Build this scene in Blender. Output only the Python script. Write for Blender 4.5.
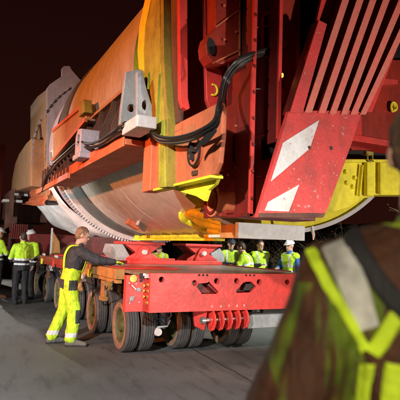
import bpy, bmesh, math, random
import numpy as np
from mathutils import Vector, Matrix, noise
from mathutils.geometry import tessellate_polygon
random.seed(7)
SC = bpy.context.scene
C = SC.collection
for o in list(bpy.data.objects): bpy.data.objects.remove(o)

# ------------------------------------------------------------------ camera
# world: X = across the trailer (to the right), Y = along it (away), Z = up
FPX, SL, EYE = 500.0, 0.032, 1.55
_a = np.array([-248.6, -38.5, -FPX]); _a /= np.linalg.norm(_a)
_b = np.array([0, -(238.5 + 248.6*SL - 200), -FPX])
_u = np.cross(_b, _a); _u /= np.linalg.norm(_u)
if _u[1] < 0: _u = -_u
RC = np.array([np.cross(_a, _u), _a, _u])
cam_d = bpy.data.cameras.new('camera'); cam = bpy.data.objects.new('camera', cam_d); C.objects.link(cam)
m4 = Matrix.Identity(4)
for i in range(3):
    for j in range(3): m4[i][j] = RC[i][j]
m4[2][3] = EYE
cam.matrix_world = m4
cam_d.lens = FPX/400*36; cam_d.sensor_width = 36; cam_d.clip_start = 0.05; cam_d.clip_end = 500
cam_d.dof.use_dof = True; cam_d.dof.focus_distance = 6.6; cam_d.dof.aperture_fstop = 3.2
SC.camera = cam

# ------------------------------------------------------------------ sky and lamps (night: sodium lamp left, white work lights, added fill lights)
w = bpy.data.worlds.new('World'); SC.world = w; w.use_nodes = True
bg = w.node_tree.nodes['Background']
tc = w.node_tree.nodes.new('ShaderNodeTexCoord'); sp = w.node_tree.nodes.new('ShaderNodeSeparateXYZ')
cr = w.node_tree.nodes.new('ShaderNodeValToRGB')
cr.color_ramp.elements[0].position = 0.0; cr.color_ramp.elements[0].color = (0.020, 0.0045, 0.003, 1)
cr.color_ramp.elements[1].position = 0.6; cr.color_ramp.elements[1].color = (0.0075, 0.0016, 0.0014, 1)
w.node_tree.links.new(tc.outputs['Generated'], sp.inputs[0]); w.node_tree.links.new(sp.outputs[2], cr.inputs[0])
w.node_tree.links.new(cr.outputs[0], bg.inputs[0]); bg.inputs[1].default_value = 1.0

def spot(name, loc, target, energy, color, size=60, blend=.4, radius=.15):
    d = bpy.data.lights.new(name, 'SPOT'); d.energy = energy; d.color = color; d.spot_size = math.radians(size)
    d.spot_blend = blend; d.shadow_soft_size = radius
    o = bpy.data.objects.new(name, d); C.objects.link(o); o.location = loc
    o.rotation_euler = (Vector(target)-Vector(loc)).to_track_quat('-Z', 'Y').to_euler(); return o
spot('work_and_fill_light', (-3.4, -0.4, 3.7), (2.3, 6.3, -0.55), 5000, (1.0, .98, .94), 58, 1.0, .10)
spot('work_and_fill_light', (0.2, 27.0, 5.5), (0.6, 11.0, 0.0), 2200, (1.0, .93, .84), 60, .5, .10)
spot('sodium_street_lamp', (-7.0, 5.6, 3.7), (2.0, 7.4, 4.0), 4600, (1.0, .235, .035), 56, .5, .12)
spot('work_and_fill_light', (9.2, 4.5, 4.6), (6.4, 9.6, 1.2), 3200, (.95, 1.0, .9), 70, .6, .12)
spot('work_and_fill_light', (5.4, -1.9, 0.9), (3.4, 4.2, 2.0), 1250, (1.0, .90, .82), 58, .8, .10)
spot('work_and_fill_light', (-5.5, 7.0, 1.2), (2.0, 11.6, 1.9), 3800, (1.0, .96, .92), 54, .7, .10)  # added fill light, source unseen, brightens the tarpaulin and left group
spot('work_and_fill_light', (-3.0, -3.5, 3.0), (1.1, .9, 1.3), 1500, (1.0, .88, .66), 26, .7, .10)  # unseen light added only to lift the near man
vs = SC.view_settings; vs.view_transform = 'Standard'; vs.look = 'None'; vs.exposure = 0; vs.gamma = 1
SC.cycles.use_denoising = True
SC.cycles.max_bounces = 5

# ------------------------------------------------------------------ helpers
def P(x, y, **k):
    d = RC @ np.array([x-200., 200.-y, -FPX]); o = np.array([0, 0, EYE])
    (ax, val), = k.items(); i = 'XYZ'.index(ax); t = (val-o[i])/d[i]; return Vector(o+d*t)

def tagp(o, label=None, cat=None, group=None, kind=None):
    if label: o['label'] = label
    if cat: o['category'] = cat
    if group: o['group'] = group
    if kind: o['kind'] = kind
    return o

def thing(name, label, cat, loc, group=None):
    o = bpy.data.objects.new(name, None); C.objects.link(o); o.location = loc; o.empty_display_size = .1
    return tagp(o, label, cat, group)

def wloc(o):
    v = Vector((0, 0, 0))
    while o is not None: v = v + Vector(o.location); o = o.parent
    return v

class MB:
    def __init__(s): s.v = []; s.f = []; s.m = []
    def add(s, vs, fs, mi=0):
        n = len(s.v); s.v += [Vector(v) for v in vs]; s.f += [[i+n for i in f] for f in fs]; s.m += [mi]*len(fs); return s
    def box(s, a, b, mi=0):
        x0, y0, z0 = [min(p, q) for p, q in zip(a, b)]; x1, y1, z1 = [max(p, q) for p, q in zip(a, b)]
        return s.add([(x0,y0,z0),(x1,y0,z0),(x1,y1,z0),(x0,y1,z0),(x0,y0,z1),(x1,y0,z1),(x1,y1,z1),(x0,y1,z1)],
                     [(0,3,2,1),(4,5,6,7),(0,1,5,4),(1,2,6,5),(2,3,7,6),(3,0,4,7)], mi)
    def obox(s, c, ax, ay, az, mi=0):
        c, ax, ay, az = map(Vector, (c, ax, ay, az)); q = []
        for k in (-1, 1):
            for i, j in ((-1,-1),(1,-1),(1,1),(-1,1)): q.append(c+ax*i+ay*j+az*k)
        return s.add(q, [(0,3,2,1),(4,5,6,7),(0,1,5,4),(1,2,6,5),(2,3,7,6),(3,0,4,7)], mi)
    def bar(s, p, q, w, h, up=(0,0,1), mi=0):
        p, q = Vector(p), Vector(q); d = (q-p); n = d.normalized(); sd = n.cross(Vector(up))
        if sd.length < 1e-4: sd = n.cross(Vector((1,0,0)))
        sd.normalize(); u2 = sd.cross(n)
        return s.obox((p+q)/2, d/2, sd*w/2, u2*h/2, mi)
    def prism(s, pts, vec, holes=(), mi=0):
        loops = [list(map(Vector, pts))]+[list(map(Vector, h)) for h in holes]
        tris = tessellate_polygon(loops); flat = [p for l in loops for p in l]; n = len(flat); vec = Vector(vec)
        vs = flat+[p+vec for p in flat]; fs = []
        for t in tris: fs.append(tuple(t)); fs.append(tuple(i+n for i in reversed(t)))
        k = 0
        for l in loops:
            for i in range(len(l)):
                j = (i+1) % len(l); fs.append((k+i, k+j, k+j+n, k+i+n))
            k += len(l)
        return s.add(vs, fs, mi)
    def tube(s, pts, r, n=8, mi=0, caps=True):
        pts = [Vector(p) for p in pts]; rs = r if isinstance(r, (list, tuple)) else [r]*len(pts)
        vs = []; fs = []; prev = None
        for i, p in enumerate(pts):
            d = (pts[min(i+1, len(pts)-1)]-pts[max(i-1, 0)]).normalized()
            if prev is None: a = d.orthogonal().normalized()
            else: a = (prev-d*prev.dot(d)).normalized()
            prev = a; b = d.cross(a)
            for k in range(n):
                t = 2*math.pi*k/n; vs.append(p+(a*math.cos(t)+b*math.sin(t))*rs[i])
        for i in range(len(pts)-1):
            for k in range(n):
                j = (k+1) % n; fs.append((i*n+k, i*n+j, i*n+n+j, i*n+n+k))
        if caps: fs.append(tuple(reversed(range(n)))); fs.append(tuple(range((len(pts)-1)*n, len(pts)*n)))
        return s.add(vs, fs, mi)
    def lathe(s, prof, c, axis='Y', n=64, mi=0, a0=0, a1=2*math.pi, closed=False):
        # prof: (axial, radius)
        c = Vector(c); full = abs(a1-a0-2*math.pi) < 1e-6; nn = n if full else n+1; vs = []; fs = []
        for (t, r) in prof:
            for k in range(nn):
                a = a0+(a1-a0)*k/n
                if axis == 'Y': vs.append(c+Vector((r*math.cos(a), t, r*math.sin(a))))
                elif axis == 'X': vs.append(c+Vector((t, r*math.cos(a), r*math.sin(a))))
                else: vs.append(c+Vector((r*math.cos(a), r*math.sin(a), t)))
        m = len(prof); rng = range(m if closed else m-1)
        for i in rng:
            i2 = (i+1) % m
            for k in range(n):
                j = (k+1) % nn; fs.append((i*nn+k, i*nn+j, i2*nn+j, i2*nn+k))
        return s.add(vs, fs, mi)
    def build(s, name, mats, parent=None, smooth=False, bevel=0, label=None, kind=None, angle=35):
        if not isinstance(mats, (list, tuple)): mats = [mats]
        if parent is None:
            lo = Vector([min(v[i] for v in s.v) for i in range(3)]); hi = Vector([max(v[i] for v in s.v) for i in range(3)])
            org = Vector(((lo.x+hi.x)/2, (lo.y+hi.y)/2, lo.z))
        else: org = wloc(parent)
        me = bpy.data.meshes.new(name); me.from_pydata([v-org for v in s.v], [], s.f)
        for mm in mats: me.materials.append(mm)
        if len(mats) > 1:
            for p, i in zip(me.polygons, s.m): p.material_index = i
        bm = bmesh.new(); bm.from_mesh(me); bmesh.ops.recalc_face_normals(bm, faces=bm.faces)
        bm.to_mesh(me); bm.free()
        if smooth:
            me.shade_smooth()
            me.set_sharp_from_angle(angle=math.radians(angle))
        o = bpy.data.objects.new(name, me); C.objects.link(o); o.parent = parent
        if parent is None: o.location = org
        if bevel:
            b = o.modifiers.new('bevel', 'BEVEL'); b.width = bevel; b.segments = 2; b.limit_method = 'ANGLE'; b.angle_limit = math.radians(40)
        if label: o['label'] = label
        if kind: o['kind'] = kind
        return o

def smoothpath(pts, n=8):
    pts = [Vector(p) for p in pts]; out = []
    for i in range(len(pts)-1):
        p0 = pts[max(i-1,0)]; p1 = pts[i]; p2 = pts[i+1]; p3 = pts[min(i+2, len(pts)-1)]
        for k in range(n):
            t = k/n; out.append(.5*((2*p1)+(-p0+p2)*t+(2*p0-5*p1+4*p2-p3)*t*t+(-p0+3*p1-3*p2+p3)*t*t*t))
    return out+[pts[-1]]

def ell(c, ax, bx, n=20, rot=0):    # ellipse points about c along two vectors
    c, ax, bx = Vector(c), Vector(ax), Vector(bx)
    return [c+ax*math.cos(2*math.pi*k/n)+bx*math.sin(2*math.pi*k/n) for k in range(n)]
def px(pts, **k): return [P(x, y, **k) for x, y in pts]

# ------------------------------------------------------------------ materials
def N(t, kind, **kw):
    n = t.nodes.new(kind)
    for k, v in kw.items():
        if k in n.inputs: n.inputs[k].default_value = v
        else: setattr(n, k, v)
    return n
def paint(name, col, dirt=(.06,.035,.02), rough=.45, amount=.5, scale=3.0, chips=None, chipamt=.62, metal=0, bump=.15, streak=True, spec=.5):
    m = bpy.data.materials.new(name); m.use_nodes = True; t = m.node_tree; L = t.links.new
    b = t.nodes['Principled BSDF']
    g = N(t, 'ShaderNodeNewGeometry')
    n1 = N(t, 'ShaderNodeTexNoise', Scale=scale, Detail=8.0, Roughness=.65); L(g.outputs['Position'], n1.inputs['Vector'])
    mp = N(t, 'ShaderNodeMapping'); mp.inputs['Scale'].default_value = (3.2, 3.2, 1.1) if streak else (5, 5, 5)
    L(g.outputs['Position'], mp.inputs['Vector'])
    n2 = N(t, 'ShaderNodeTexNoise', Scale=2.2, Detail=6.0, Roughness=.6); L(mp.outputs[0], n2.inputs['Vector'])
    mu = N(t, 'ShaderNodeMath', operation='MULTIPLY'); L(n1.outputs[0], mu.inputs[0]); L(n2.outputs[0], mu.inputs[1])
    r = N(t, 'ShaderNodeMapRange'); r.inputs['From Min'].default_value = .17; r.inputs['From Max'].default_value = .42
    r.inputs['To Max'].default_value = amount; L(mu.outputs[0], r.inputs[0])
    mx = N(t, 'ShaderNodeMix', data_type='RGBA'); mx.inputs[6].default_value = (*col, 1); mx.inputs[7].default_value = (*dirt, 1)
    L(r.outputs[0], mx.inputs[0]); out = mx.outputs[2]
    # fine tonal variation
    n4 = N(t, 'ShaderNodeTexNoise', Scale=scale*9, Detail=4.0); L(g.outputs['Position'], n4.inputs['Vector'])
    hs = N(t, 'ShaderNodeHueSaturation'); r4 = N(t, 'ShaderNodeMapRange'); r4.inputs['To Min'].default_value = .78; r4.inputs['To Max'].default_value = 1.2
    L(n4.outputs[0], r4.inputs[0]); L(r4.outputs[0], hs.inputs['Value']); L(out, hs.inputs['Color']); out = hs.outputs[0]
    if chips:
        n3 = N(t, 'ShaderNodeTexNoise', Scale=26.0, Detail=5.0, Roughness=.75); L(g.outputs['Position'], n3.inputs['Vector'])
        r3 = N(t, 'ShaderNodeMapRange'); r3.inputs['From Min'].default_value = chipamt; r3.inputs['From Max'].default_value = chipamt+.03
        L(n3.outputs[0], r3.inputs[0])
        m3 = N(t, 'ShaderNodeMix', data_type='RGBA'); m3.inputs[7].default_value = (*chips, 1); L(r3.outputs[0], m3.inputs[0]); L(out, m3.inputs[6]); out = m3.outputs[2]
    L(out, b.inputs['Base Color'])
    rr = N(t, 'ShaderNodeMapRange'); rr.inputs['To Min'].default_value = max(.05, rough-.12); rr.inputs['To Max'].default_value = min(1, rough+.25)
    L(n1.outputs[0], rr.inputs[0]); L(rr.outputs[0], b.inputs['Roughness'])
    b.inputs['Metallic'].default_value = metal
    b.inputs['Specular IOR Level'].default_value = spec
    if bump:
        bp = N(t, 'ShaderNodeBump', Strength=bump, Distance=.02); L(n4.outputs[0], bp.inputs['Height']); L(bp.outputs[0], b.inputs['Normal'])
    return m
def plain(name, col, rough=.5, metal=0, emit=0):
    m = bpy.data.materials.new(name); m.use_nodes = True; b = m.node_tree.nodes['Principled BSDF']
    b.inputs['Base Color'].default_value = (*col, 1); b.inputs['Roughness'].default_value = rough; b.inputs['Metallic'].default_value = metal
    return m
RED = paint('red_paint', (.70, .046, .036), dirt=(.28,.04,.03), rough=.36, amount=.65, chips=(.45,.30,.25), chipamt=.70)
REDD = paint('dark_red_and_shade', (.17, .010, .007), dirt=(.05,.012,.008), rough=.45, amount=.8, chips=(.35,.12,.07), chipamt=.69)  # dark red parts; on the rib sides it stands in for shade
REDW = paint('worn_red_paint', (.68, .05, .045), dirt=(.25,.045,.035), rough=.5, amount=.75, chips=(.55,.42,.38), chipamt=.63, scale=5)
WHITE = paint('white_stripe_paint', (.74,.72,.70), dirt=(.42,.30,.26), rough=.5, amount=.55, chips=(.45,.05,.05), chipamt=.65, scale=5)
ORANGE = paint('orange_red_paint', (.58, .15, .06), dirt=(.25,.05,.02), rough=.5, amount=.6)
YEL = paint('yellow_primer', (.90, .78, .03), dirt=(.35,.24,.02), rough=.55, amount=.6, bump=.35)
DULLY = paint('dull_yellow_paint', (.36, .31, .02), dirt=(.12,.09,.01), rough=.6, amount=.8, bump=.35)
TAN = paint('tan_paint', (.40,.22,.11), dirt=(.2,.1,.05), rough=.5, amount=.6)
FRG = paint('frame_grey_paint', (.22,.22,.24), dirt=(.10,.09,.08), rough=.5, amount=.6)
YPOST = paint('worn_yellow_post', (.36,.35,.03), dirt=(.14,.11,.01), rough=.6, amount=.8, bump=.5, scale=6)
RED2 = paint('mid_red_and_shade', (.34,.030,.016), dirt=(.10,.015,.008), rough=.36, amount=.7, chips=(.5,.2,.1), chipamt=.69)
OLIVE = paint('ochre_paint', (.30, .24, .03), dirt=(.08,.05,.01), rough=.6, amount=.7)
BROWN = paint('brown_primer_and_shade', (.12, .045, .025), dirt=(.03,.012,.008), rough=.6, amount=.8)  # brown parts; on the recess panel it stands in for shade
HULL = paint('cream_hull_paint', (.64, .57, .50), dirt=(.30,.24,.20), rough=.30, amount=.6, scale=1.2, bump=.05, metal=.25)
HULLD = paint('dark_hull_band', (.09,.10,.095), dirt=(.04,.04,.035), rough=.5, amount=.6)
GREYM = paint('grey_steel', (.36,.37,.38), dirt=(.13,.12,.11), rough=.45, amount=.6, metal=.2)
GREYL = paint('pale_grey_steel', (.60,.58,.57), dirt=(.34,.28,.24), rough=.5, amount=.5)
LAV = paint('lavender_grey_primer', (.42,.37,.42), dirt=(.22,.18,.19), rough=.55, amount=.5)
DARK = paint('dark_chassis', (.030,.022,.020), dirt=(.012,.009,.008), rough=.6, amount=.6)
DECKM = paint('worn_deck_steel', (.50,.44,.38), dirt=(.20,.11,.08), rough=.26, amount=.7, metal=.6, scale=4, chips=(.45,.06,.05), chipamt=.66, streak=False)
WOOD_TINT = paint('orange_wood_and_tint', (.50,.24,.07), dirt=(.14,.07,.03), rough=.75, amount=.8, scale=6)  # wood of the prop; on steel parts, orange light and shade as colour
RUB = paint('tyre_rubber', (.050,.050,.052), dirt=(.12,.11,.10), rough=.75, amount=.55, scale=6, bump=.2, streak=False)
RUST = paint('dusty_orange_rim', (.27,.16,.10), dirt=(.12,.06,.035), rough=.75, amount=.7, scale=10, streak=False)
RIMG = paint('green_brown_rim_centre', (.10,.11,.035), dirt=(.04,.03,.015), rough=.6, amount=.8, scale=10, streak=False)
CABLE = plain('black_cable', (.018,.017,.016), .45)
CABLEG = plain('grey_cable', (.16,.14,.12), .5)
BRASS = paint('brass_fitting', (.62,.38,.08), dirt=(.2,.1,.03), rough=.35, metal=.6, amount=.4)
CHROME = paint('bare_steel', (.55,.54,.52), dirt=(.2,.17,.14), rough=.28, metal=.8, amount=.5)
CLOTHW = paint('white_tarpaulin', (.80,.79,.79), dirt=(.55,.50,.47), rough=.55, amount=.4, streak=False)
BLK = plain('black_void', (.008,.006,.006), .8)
BLUEG = paint('blue_grey_cylinder', (.10,.12,.16), dirt=(.05,.05,.06), rough=.4, amount=.5)

def asphalt():
    m = bpy.data.materials.new('asphalt'); m.use_nodes = True; t = m.node_tree; L = t.links.new; b = t.nodes['Principled BSDF']
    g = N(t, 'ShaderNodeNewGeometry')
    big = N(t, 'ShaderNodeTexNoise', Scale=.55, Detail=6.0, Roughness=.6); L(g.outputs['Position'], big.inputs['Vector'])
    mp = N(t, 'ShaderNodeMapping'); mp.inputs['Rotation'].default_value = (0, 0, math.radians(-62)); mp.inputs['Scale'].default_value = (1.1, 5.0, 1)
    q0_, q1_ = P(168,336,Z=0), P(264,388,Z=0); m0 = N(t, 'ShaderNodeMapping'); m0.inputs['Rotation'].default_value = (0, 0, -math.atan2((q1_-q0_).y, (q1_-q0_).x)); L(g.outputs['Position'], m0.inputs['Vector']); mp.inputs['Rotation'].default_value = (0,0,0)
    L(m0.outputs[0], mp.inputs['Vector'])
    st = N(t, 'ShaderNodeTexNoise', Scale=1.3, Detail=7.0, Roughness=.62); L(mp.outputs[0], st.inputs['Vector'])
    fine = N(t, 'ShaderNodeTexNoise', Scale=70., Detail=6.0, Roughness=.8); L(g.outputs['Position'], fine.inputs['Vector'])
    c1 = N(t, 'ShaderNodeValToRGB'); e = c1.color_ramp.elements; e[0].position = .38; e[0].color = (.088,.090,.091,1); e[1].position = .62; e[1].color = (.148,.149,.147,1)
    L(big.outputs[0], c1.inputs[0])
    r = N(t, 'ShaderNodeMapRange'); r.inputs['From Min'].default_value = .52; r.inputs['From Max'].default_value = .66; r.inputs['To Max'].default_value = .5; L(st.outputs[0], r.inputs[0])
    mx = N(t, 'ShaderNodeMix', data_type='RGBA'); mx.inputs[7].default_value = (.028,.024,.021,1); L(r.outputs[0], mx.inputs[0]); L(c1.outputs[0], mx.inputs[6])
    hs = N(t, 'ShaderNodeHueSaturation'); r4 = N(t, 'ShaderNodeMapRange'); r4.inputs['From Min'].default_value = .3; r4.inputs['From Max'].default_value = .7; r4.inputs['To Min'].default_value = .45; r4.inputs['To Max'].default_value = 1.7
    L(fine.outputs[0], r4.inputs[0]); L(r4.outputs[0], hs.inputs['Value']); L(mx.outputs[2], hs.inputs['Color']); L(hs.outputs[0], b.inputs['Base Color'])
    rr = N(t, 'ShaderNodeMapRange'); rr.inputs['To Min'].default_value = .42; rr.inputs['To Max'].default_value = .85; L(big.outputs[0], rr.inputs[0]); L(rr.outputs[0], b.inputs['Roughness'])
    bp = N(t, 'ShaderNodeBump', Strength=.6, Distance=.012); L(fine.outputs[0], bp.inputs['Height']); L(bp.outputs[0], b.inputs['Normal'])
    return m
ASPH = asphalt()
GRASSM = paint('dark_verge_soil', (.035,.032,.018), dirt=(.02,.012,.008), rough=.9, amount=.7, streak=False, bump=.6)

# ------------------------------------------------------------------ ground
g = MB(); g.box((-120,-60,-.3), (120,200,-.03)); tagp(g.build('ground', GRASSM), kind='structure')
g = MB(); g.box((-14,-30,-.2), (8.9,120,0)); tagp(g.build('road', ASPH), kind='structure')
g = MB(); g.box((8.9,-30,-.2), (9.05,120,.10)); tagp(g.build('kerb', GREYM, bevel=.01), kind='structure')
q0, q1 = P(168,336,Z=0), P(264,388,Z=0)
g = MB(); n_ = 30; pv = []
for i in range(n_+1):
    p_ = q0.lerp(q1, i/n_); o_ = .03*noise.noise(Vector((i*.5,0,0))); w_ = .014+.012*abs(noise.noise(Vector((i*.9,4,0)))); pv += [(p_.x+o_-w_, p_.y-w_, .004), (p_.x+o_+w_, p_.y+w_, .004)]
g.add(pv, [(2*i, 2*i+1, 2*i+3, 2*i+2) for i in range(n_)]); tagp(g.build('road_seam', plain('tar', (.045,.044,.042), .6)), kind='structure')
# grassy bank behind the helpers
g = MB(); nx, ny = 20, 90
vs_ = []; fs_ = []
for j in range(ny+1):
    for i in range(nx+1):
        x = 9.05+i*.6; y = -12+j*.8; z = .08+max(0, (i-1))*.16+noise.noise(Vector((x*.7, y*.7, 1)))*.18*min(1, i/3)
        vs_.append((x, y, z))
for j in range(ny):
    for i in range(nx): a = j*(nx+1)+i; fs_.append((a, a+1, a+nx+2, a+nx+1))
g.add(vs_, fs_); tagp(g.build('bank', GRASSM, smooth=True), kind='structure')

# ------------------------------------------------------------------ modular trailer
TX, DZ = 2.08, 1.19
tr = thing('modular_trailer', 'long red multi-axle heavy transport trailer standing on the asphalt under the huge load', 'trailer', (3.5, 6.0, 0))
TXR = 5.02; YF = 5.98; YB = 27.0
d = MB(); d.box((TX+.12, YF+.09, DZ-.04), (TXR-.12, YB, DZ)); d.build('deck', DECKM, tr, bevel=.006)
d = MB(); d.box((TX+.35, YF+.4, .78), (TXR-.35, YB, DZ-.045)); d.build('chassis_spine', DARK, tr)
# side beams split in sections with gaps
for k in range(13):
    y0 = 6.75+k*1.6
    b = MB(); b.box((TX-.02, y0, DZ-.13), (TX+.115, y0+1.52, DZ+.01)); b.box((TX+.01, y0+.03, DZ-.19), (TX+.09, y0+1.49, DZ-.135))
    b.build('side_beam', WOOD_TINT if k < 2 else RED2, tr, bevel=.006)  # first beams are steel, orange lamp light put into their colour
    b = MB(); b.box((TX, y0+.62, .72), (TX+.05, y0+.80, DZ-.2)); b.box((TX-.015, y0+.60, .70), (TX+.065, y0+.82, .76)); b.build('hanger_plate', WOOD_TINT if k < 2 else BROWN, tr, bevel=.004)  # first hangers carry the same painted orange light
b = MB(); b.box((TXR-.11, 6.75, DZ-.16), (TXR+.02, YB, DZ+.01)); b.build('side_beam', REDD, tr)
# cross ribs of deck (visible on top)
for k in range(13):
    b = MB(); b.box((TX+.15, 9.55+k*1.6, DZ+.002), (TXR-.15, 9.72+k*1.6, DZ+.05)); b.build('cross_rib', RED, tr, bevel=.006)
b = MB(); b.box((2.95, 8.85, DZ+.003), (TXR-.12, 8.97, DZ+.075)); b.build('cross_rib', RED, tr, bevel=.008)
b = MB(); b.box((2.2, 6.9, DZ+.003), (3.1, 7.6, DZ+.02)); b.build('deck_plate', RED, tr, bevel=.004)
# bumper
F = dict(Y=YF-.02)
def circ(cx, cy, rx, ry, n=20, **k): return [P(cx+rx*math.cos(2*math.pi*i/n), cy+ry*math.sin(2*math.pi*i/n), **k) for i in range(n)]
X0b = P(150, 290, Y=YF).x; zb0 = .70; zb1 = DZ+.003
outer = [Vector((X0b, YF, zb0)), Vector((5.1, YF, zb0)), Vector((5.1, YF, zb1)), Vector((X0b, YF, zb1))]
holes = []
for cx, cy, r in ((161.5,279.5,3.0), (194.5,283,3.1), (216.5,281,3.2), (236.5,281,3.2), (259,282,3.2), (287,282,3.0)):
    c_ = P(cx, cy, Y=YF); rr = r*c_.y/500*1.03; holes.append(ell(c_, (rr,0,0), (0,0,rr), 20))
holes.append(px([(197,283.5),(207,283),(209,281.5),(219,292),(218,294),(202,294),(196,286)], Y=YF))
holes.append(px([(236,291),(244,282),(251,281.5),(256.5,286.5),(251,292.5),(237,293)], Y=YF))
holes = [[Vector((p.x, YF, p.z)) for p in h] for h in holes]
b = MB(); b.prism(outer, (0,.05,0), holes)
bumper = b.build('bumper', RED, tr, bevel=.004)
for h in holes[:6]:
    c_ = sum(h, Vector())/len(h); r_ = (h[0]-c_).length; b = MB()
    b.lathe([(-.006, r_*1.28), (-.006, r_*1.0), (.06, r_*.98)], c_, 'Y', 20); b.build('hole_collar', RED, bumper, smooth=True)
b = MB(); b.box((X0b+.01, YF+.16, zb0+.03), (5.08, YF+.19, zb1-.05)); b.build('bumper_back_plate', REDD, tr)
b = MB()
for q in ([(207,284),(217,293)], [(212,283),(221,292)]):
    b.bar(P(*q[0], Y=YF+.08), P(*q[1], Y=YF+.08), .03, .06, up=(0,1,0))
b.build('inner_strut', REDD, tr)
b = MB(); b.obox(P(250,287,Y=YF+.10), (.10,0,.0), (0,.03,0), (.02,0,.05)); b.build('inner_block', DARK, tr, bevel=.01)
for xx in (199, 203, 207, 246, 250, 254):    # three small bolts, twice
    c_ = P(xx, 274.6, Y=YF); b = MB(); b.lathe([(-.010,0),(-.010,.012),(0,.014)], (c_.x, YF, zb1-.02), 'Y', 10); b.build('bolt', BLK, bumper)
b = MB(); b.box((X0b, YF+.05, zb1-.05), (5.1, YF+.10, zb1-.001)); b.box((X0b, YF+.05, zb0), (5.1, YF+.12, zb0+.02)); b.build('bumper_lip', RED, tr)
# white printed numbers above the discs
for i, xx in enumerate((212, 221, 229, 237, 244)):
    c_ = P(xx, 305, Y=YF)
    tc_ = bpy.data.curves.new('disc_number', 'FONT'); tc_.body = str(5+i) if i < 4 else '9'; tc_.size = .042; tc_.extrude = .0006; tc_.align_x = 'CENTER'
    to = bpy.data.objects.new('disc_number', tc_); C.objects.link(to); dg = bpy.context.evaluated_depsgraph_get()
    me = bpy.data.meshes.new_from_object(to.evaluated_get(dg)); bpy.data.objects.remove(to)
    o = bpy.data.objects.new('disc_number', me); C.objects.link(o); o.parent = bumper
    me.materials.append(plain('white_print', (.8,.75,.72), .6)) if not me.materials else None
    o.location = Vector((c_.x, YF-.002, zb0+.045))-wloc(bumper); o.rotation_euler = (math.pi/2, 0, 0)
# control box left of bumper
YP = YF+.12
c0 = P(126.5, 275, Y=YP); c1 = P(150.5, 305, Y=YP)
cb = MB(); cb.box((c0.x, YP, .70), (c1.x+.06, YP+.10, DZ-.03)); box = cb.build('control_box', RED, tr, bevel=.008)
def pc(x, y): return P(x, y, Y=YP)
def disc(mb, c, r, d, n=20): mb.lathe([(0, r*1.02), (-d, r), (-d, r*.8), (-d*.8, r*.78), (-d*.8, 0)], c, 'Y', n)
b = MB(); disc(b, pc(133, 278.5), .047, .02); b.build('pressure_gauge', BRASS, box, smooth=True)
for (x, y) in ((143.4,285.6),(143.2,290.6),(143.2,296.4)):
    b = MB(); b.lathe([(0,.016),(-.02,.016),(-.02,.010),(-.035,.010),(-.035,0)], pc(x, y), 'Y', 12); b.build('coupling', BRASS, box, smooth=True)
for (x, y) in ((148,284.6),(148,291),(148,296.8),(147.2,302.6)):
    b = MB(); b.lathe([(0,.027),(-.03,.027),(-.03,.018),(-.055,.018),(-.06,.012),(-.06,0)], pc(x, y), 'Y', 14); b.build('coupling', BRASS, box, smooth=True)
b = MB(); c_ = pc(141, 275.5); b.box(c_-Vector((.022,.03,.03)), c_+Vector((.022,0,.03))); b.box(c_-Vector((.012,.035,.05)), c_+Vector((.02,-.005,-.025))); b.build('switch', DARK, box, bevel=.003)
b = MB(); c_ = pc(146.8, 276); b.box(c_-Vector((.038,.05,.025)), c_+Vector((.038,0,.025))); b.build('connector_block', GREYL, box, bevel=.004)
b = MB(); c_ = pc(138.4, 289.5); b.box(c_-Vector((.026,.02,.024)), c_+Vector((.026,0,.024))); b.build('display', GREYM, box, bevel=.003)
b = MB(); b.bar(pc(131,285)+Vector((0,-.02,0)), pc(135.5,289.5)+Vector((0,-.03,0)), .014, .014, up=(0,1,0)); b.build('lever', GREYL, box)
b = MB(); b.lathe([(0,.03),(-.012,.03),(-.012,.0)], pc(131.5,298.5), 'Y', 8); b.bar(pc(129,302)+Vector((0,-.012,0)), pc(134,296)+Vector((0,-.012,0)), .012, .012, up=(0,1,0)); b.build('emblem_plate', GREYM, box)
b = MB(); c_ = pc(141, 281); b.box(c_-Vector((.02,.012,.012)), c_+Vector((.02,0,.012))); b.build('switch', DARK, box, bevel=.002)
for (x, y) in ((129,283),(136,283.5),(129.5,303),(139,302),(145,281.5)):
    b = MB(); b.lathe([(0,.007),(-.006,.007),(-.006,0)], pc(x, y), 'Y', 8); b.build('bolt', CHROME, box)

# wheels
WR, WW = .375, .20
def wheel_meshes():
    t = MB(); R_ = WR; h = WW/2
    prof = [(-h*.78, R_*.66), (-h*.98, R_*.72), (-h*1.0, R_*.82), (-h*.93, R_*.93), (-h*.80, R_*.985)]
    gr = [-.55, -.18, .18, .55]
    for gpos in gr: prof += [(h*(gpos-.045), R_), (h*(gpos-.035), R_*.965), (h*(gpos+.035), R_*.965), (h*(gpos+.045), R_)]
    prof += [(h*.80, R_*.985), (h*.93, R_*.93), (h*1.0, R_*.82), (h*.98, R_*.72), (h*.78, R_*.66)]
    t.lathe(prof, (0,0,0), 'X', 48)
    to = t.build('tyre', RUB, None, smooth=True, angle=30)
    r = MB()
    r.lathe([(-h*1.02, R_*.88), (-h*1.05, R_*.80), (-h*1.04, R_*.70), (-h*.80, R_*.655), (-h*.2, R_*.60), (-h*.15, R_*.40), (-h*.45, R_*.36), (-h*.45, R_*.24), (-h*1.0, R_*.21), (-h*1.0, 0)], (0,0,0), 'X', 40)
    r.m = [0]*len(r.f)
    for i in range(len(r.f)): r.m[i] = 0 if i < 40*3 else 1
    for k in range(10):
        a = 2*math.pi*k/10; r.lathe([(-h*.45,.014),(-h*.62,.014),(-h*.62,0)], (0, R_*.30*math.cos(a), R_*.30*math.sin(a)), 'X', 6, mi=1)
    ro = r.build('rim', [RUST, RIMG], None, smooth=True)
    out = []
    for o in (to, ro):
        off = Vector(o.location); me = o.data; me.transform(Matrix.Translation(off)); bpy.data.objects.remove(o); out.append(me)
    return out
TY, RIM = wheel_meshes()
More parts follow.
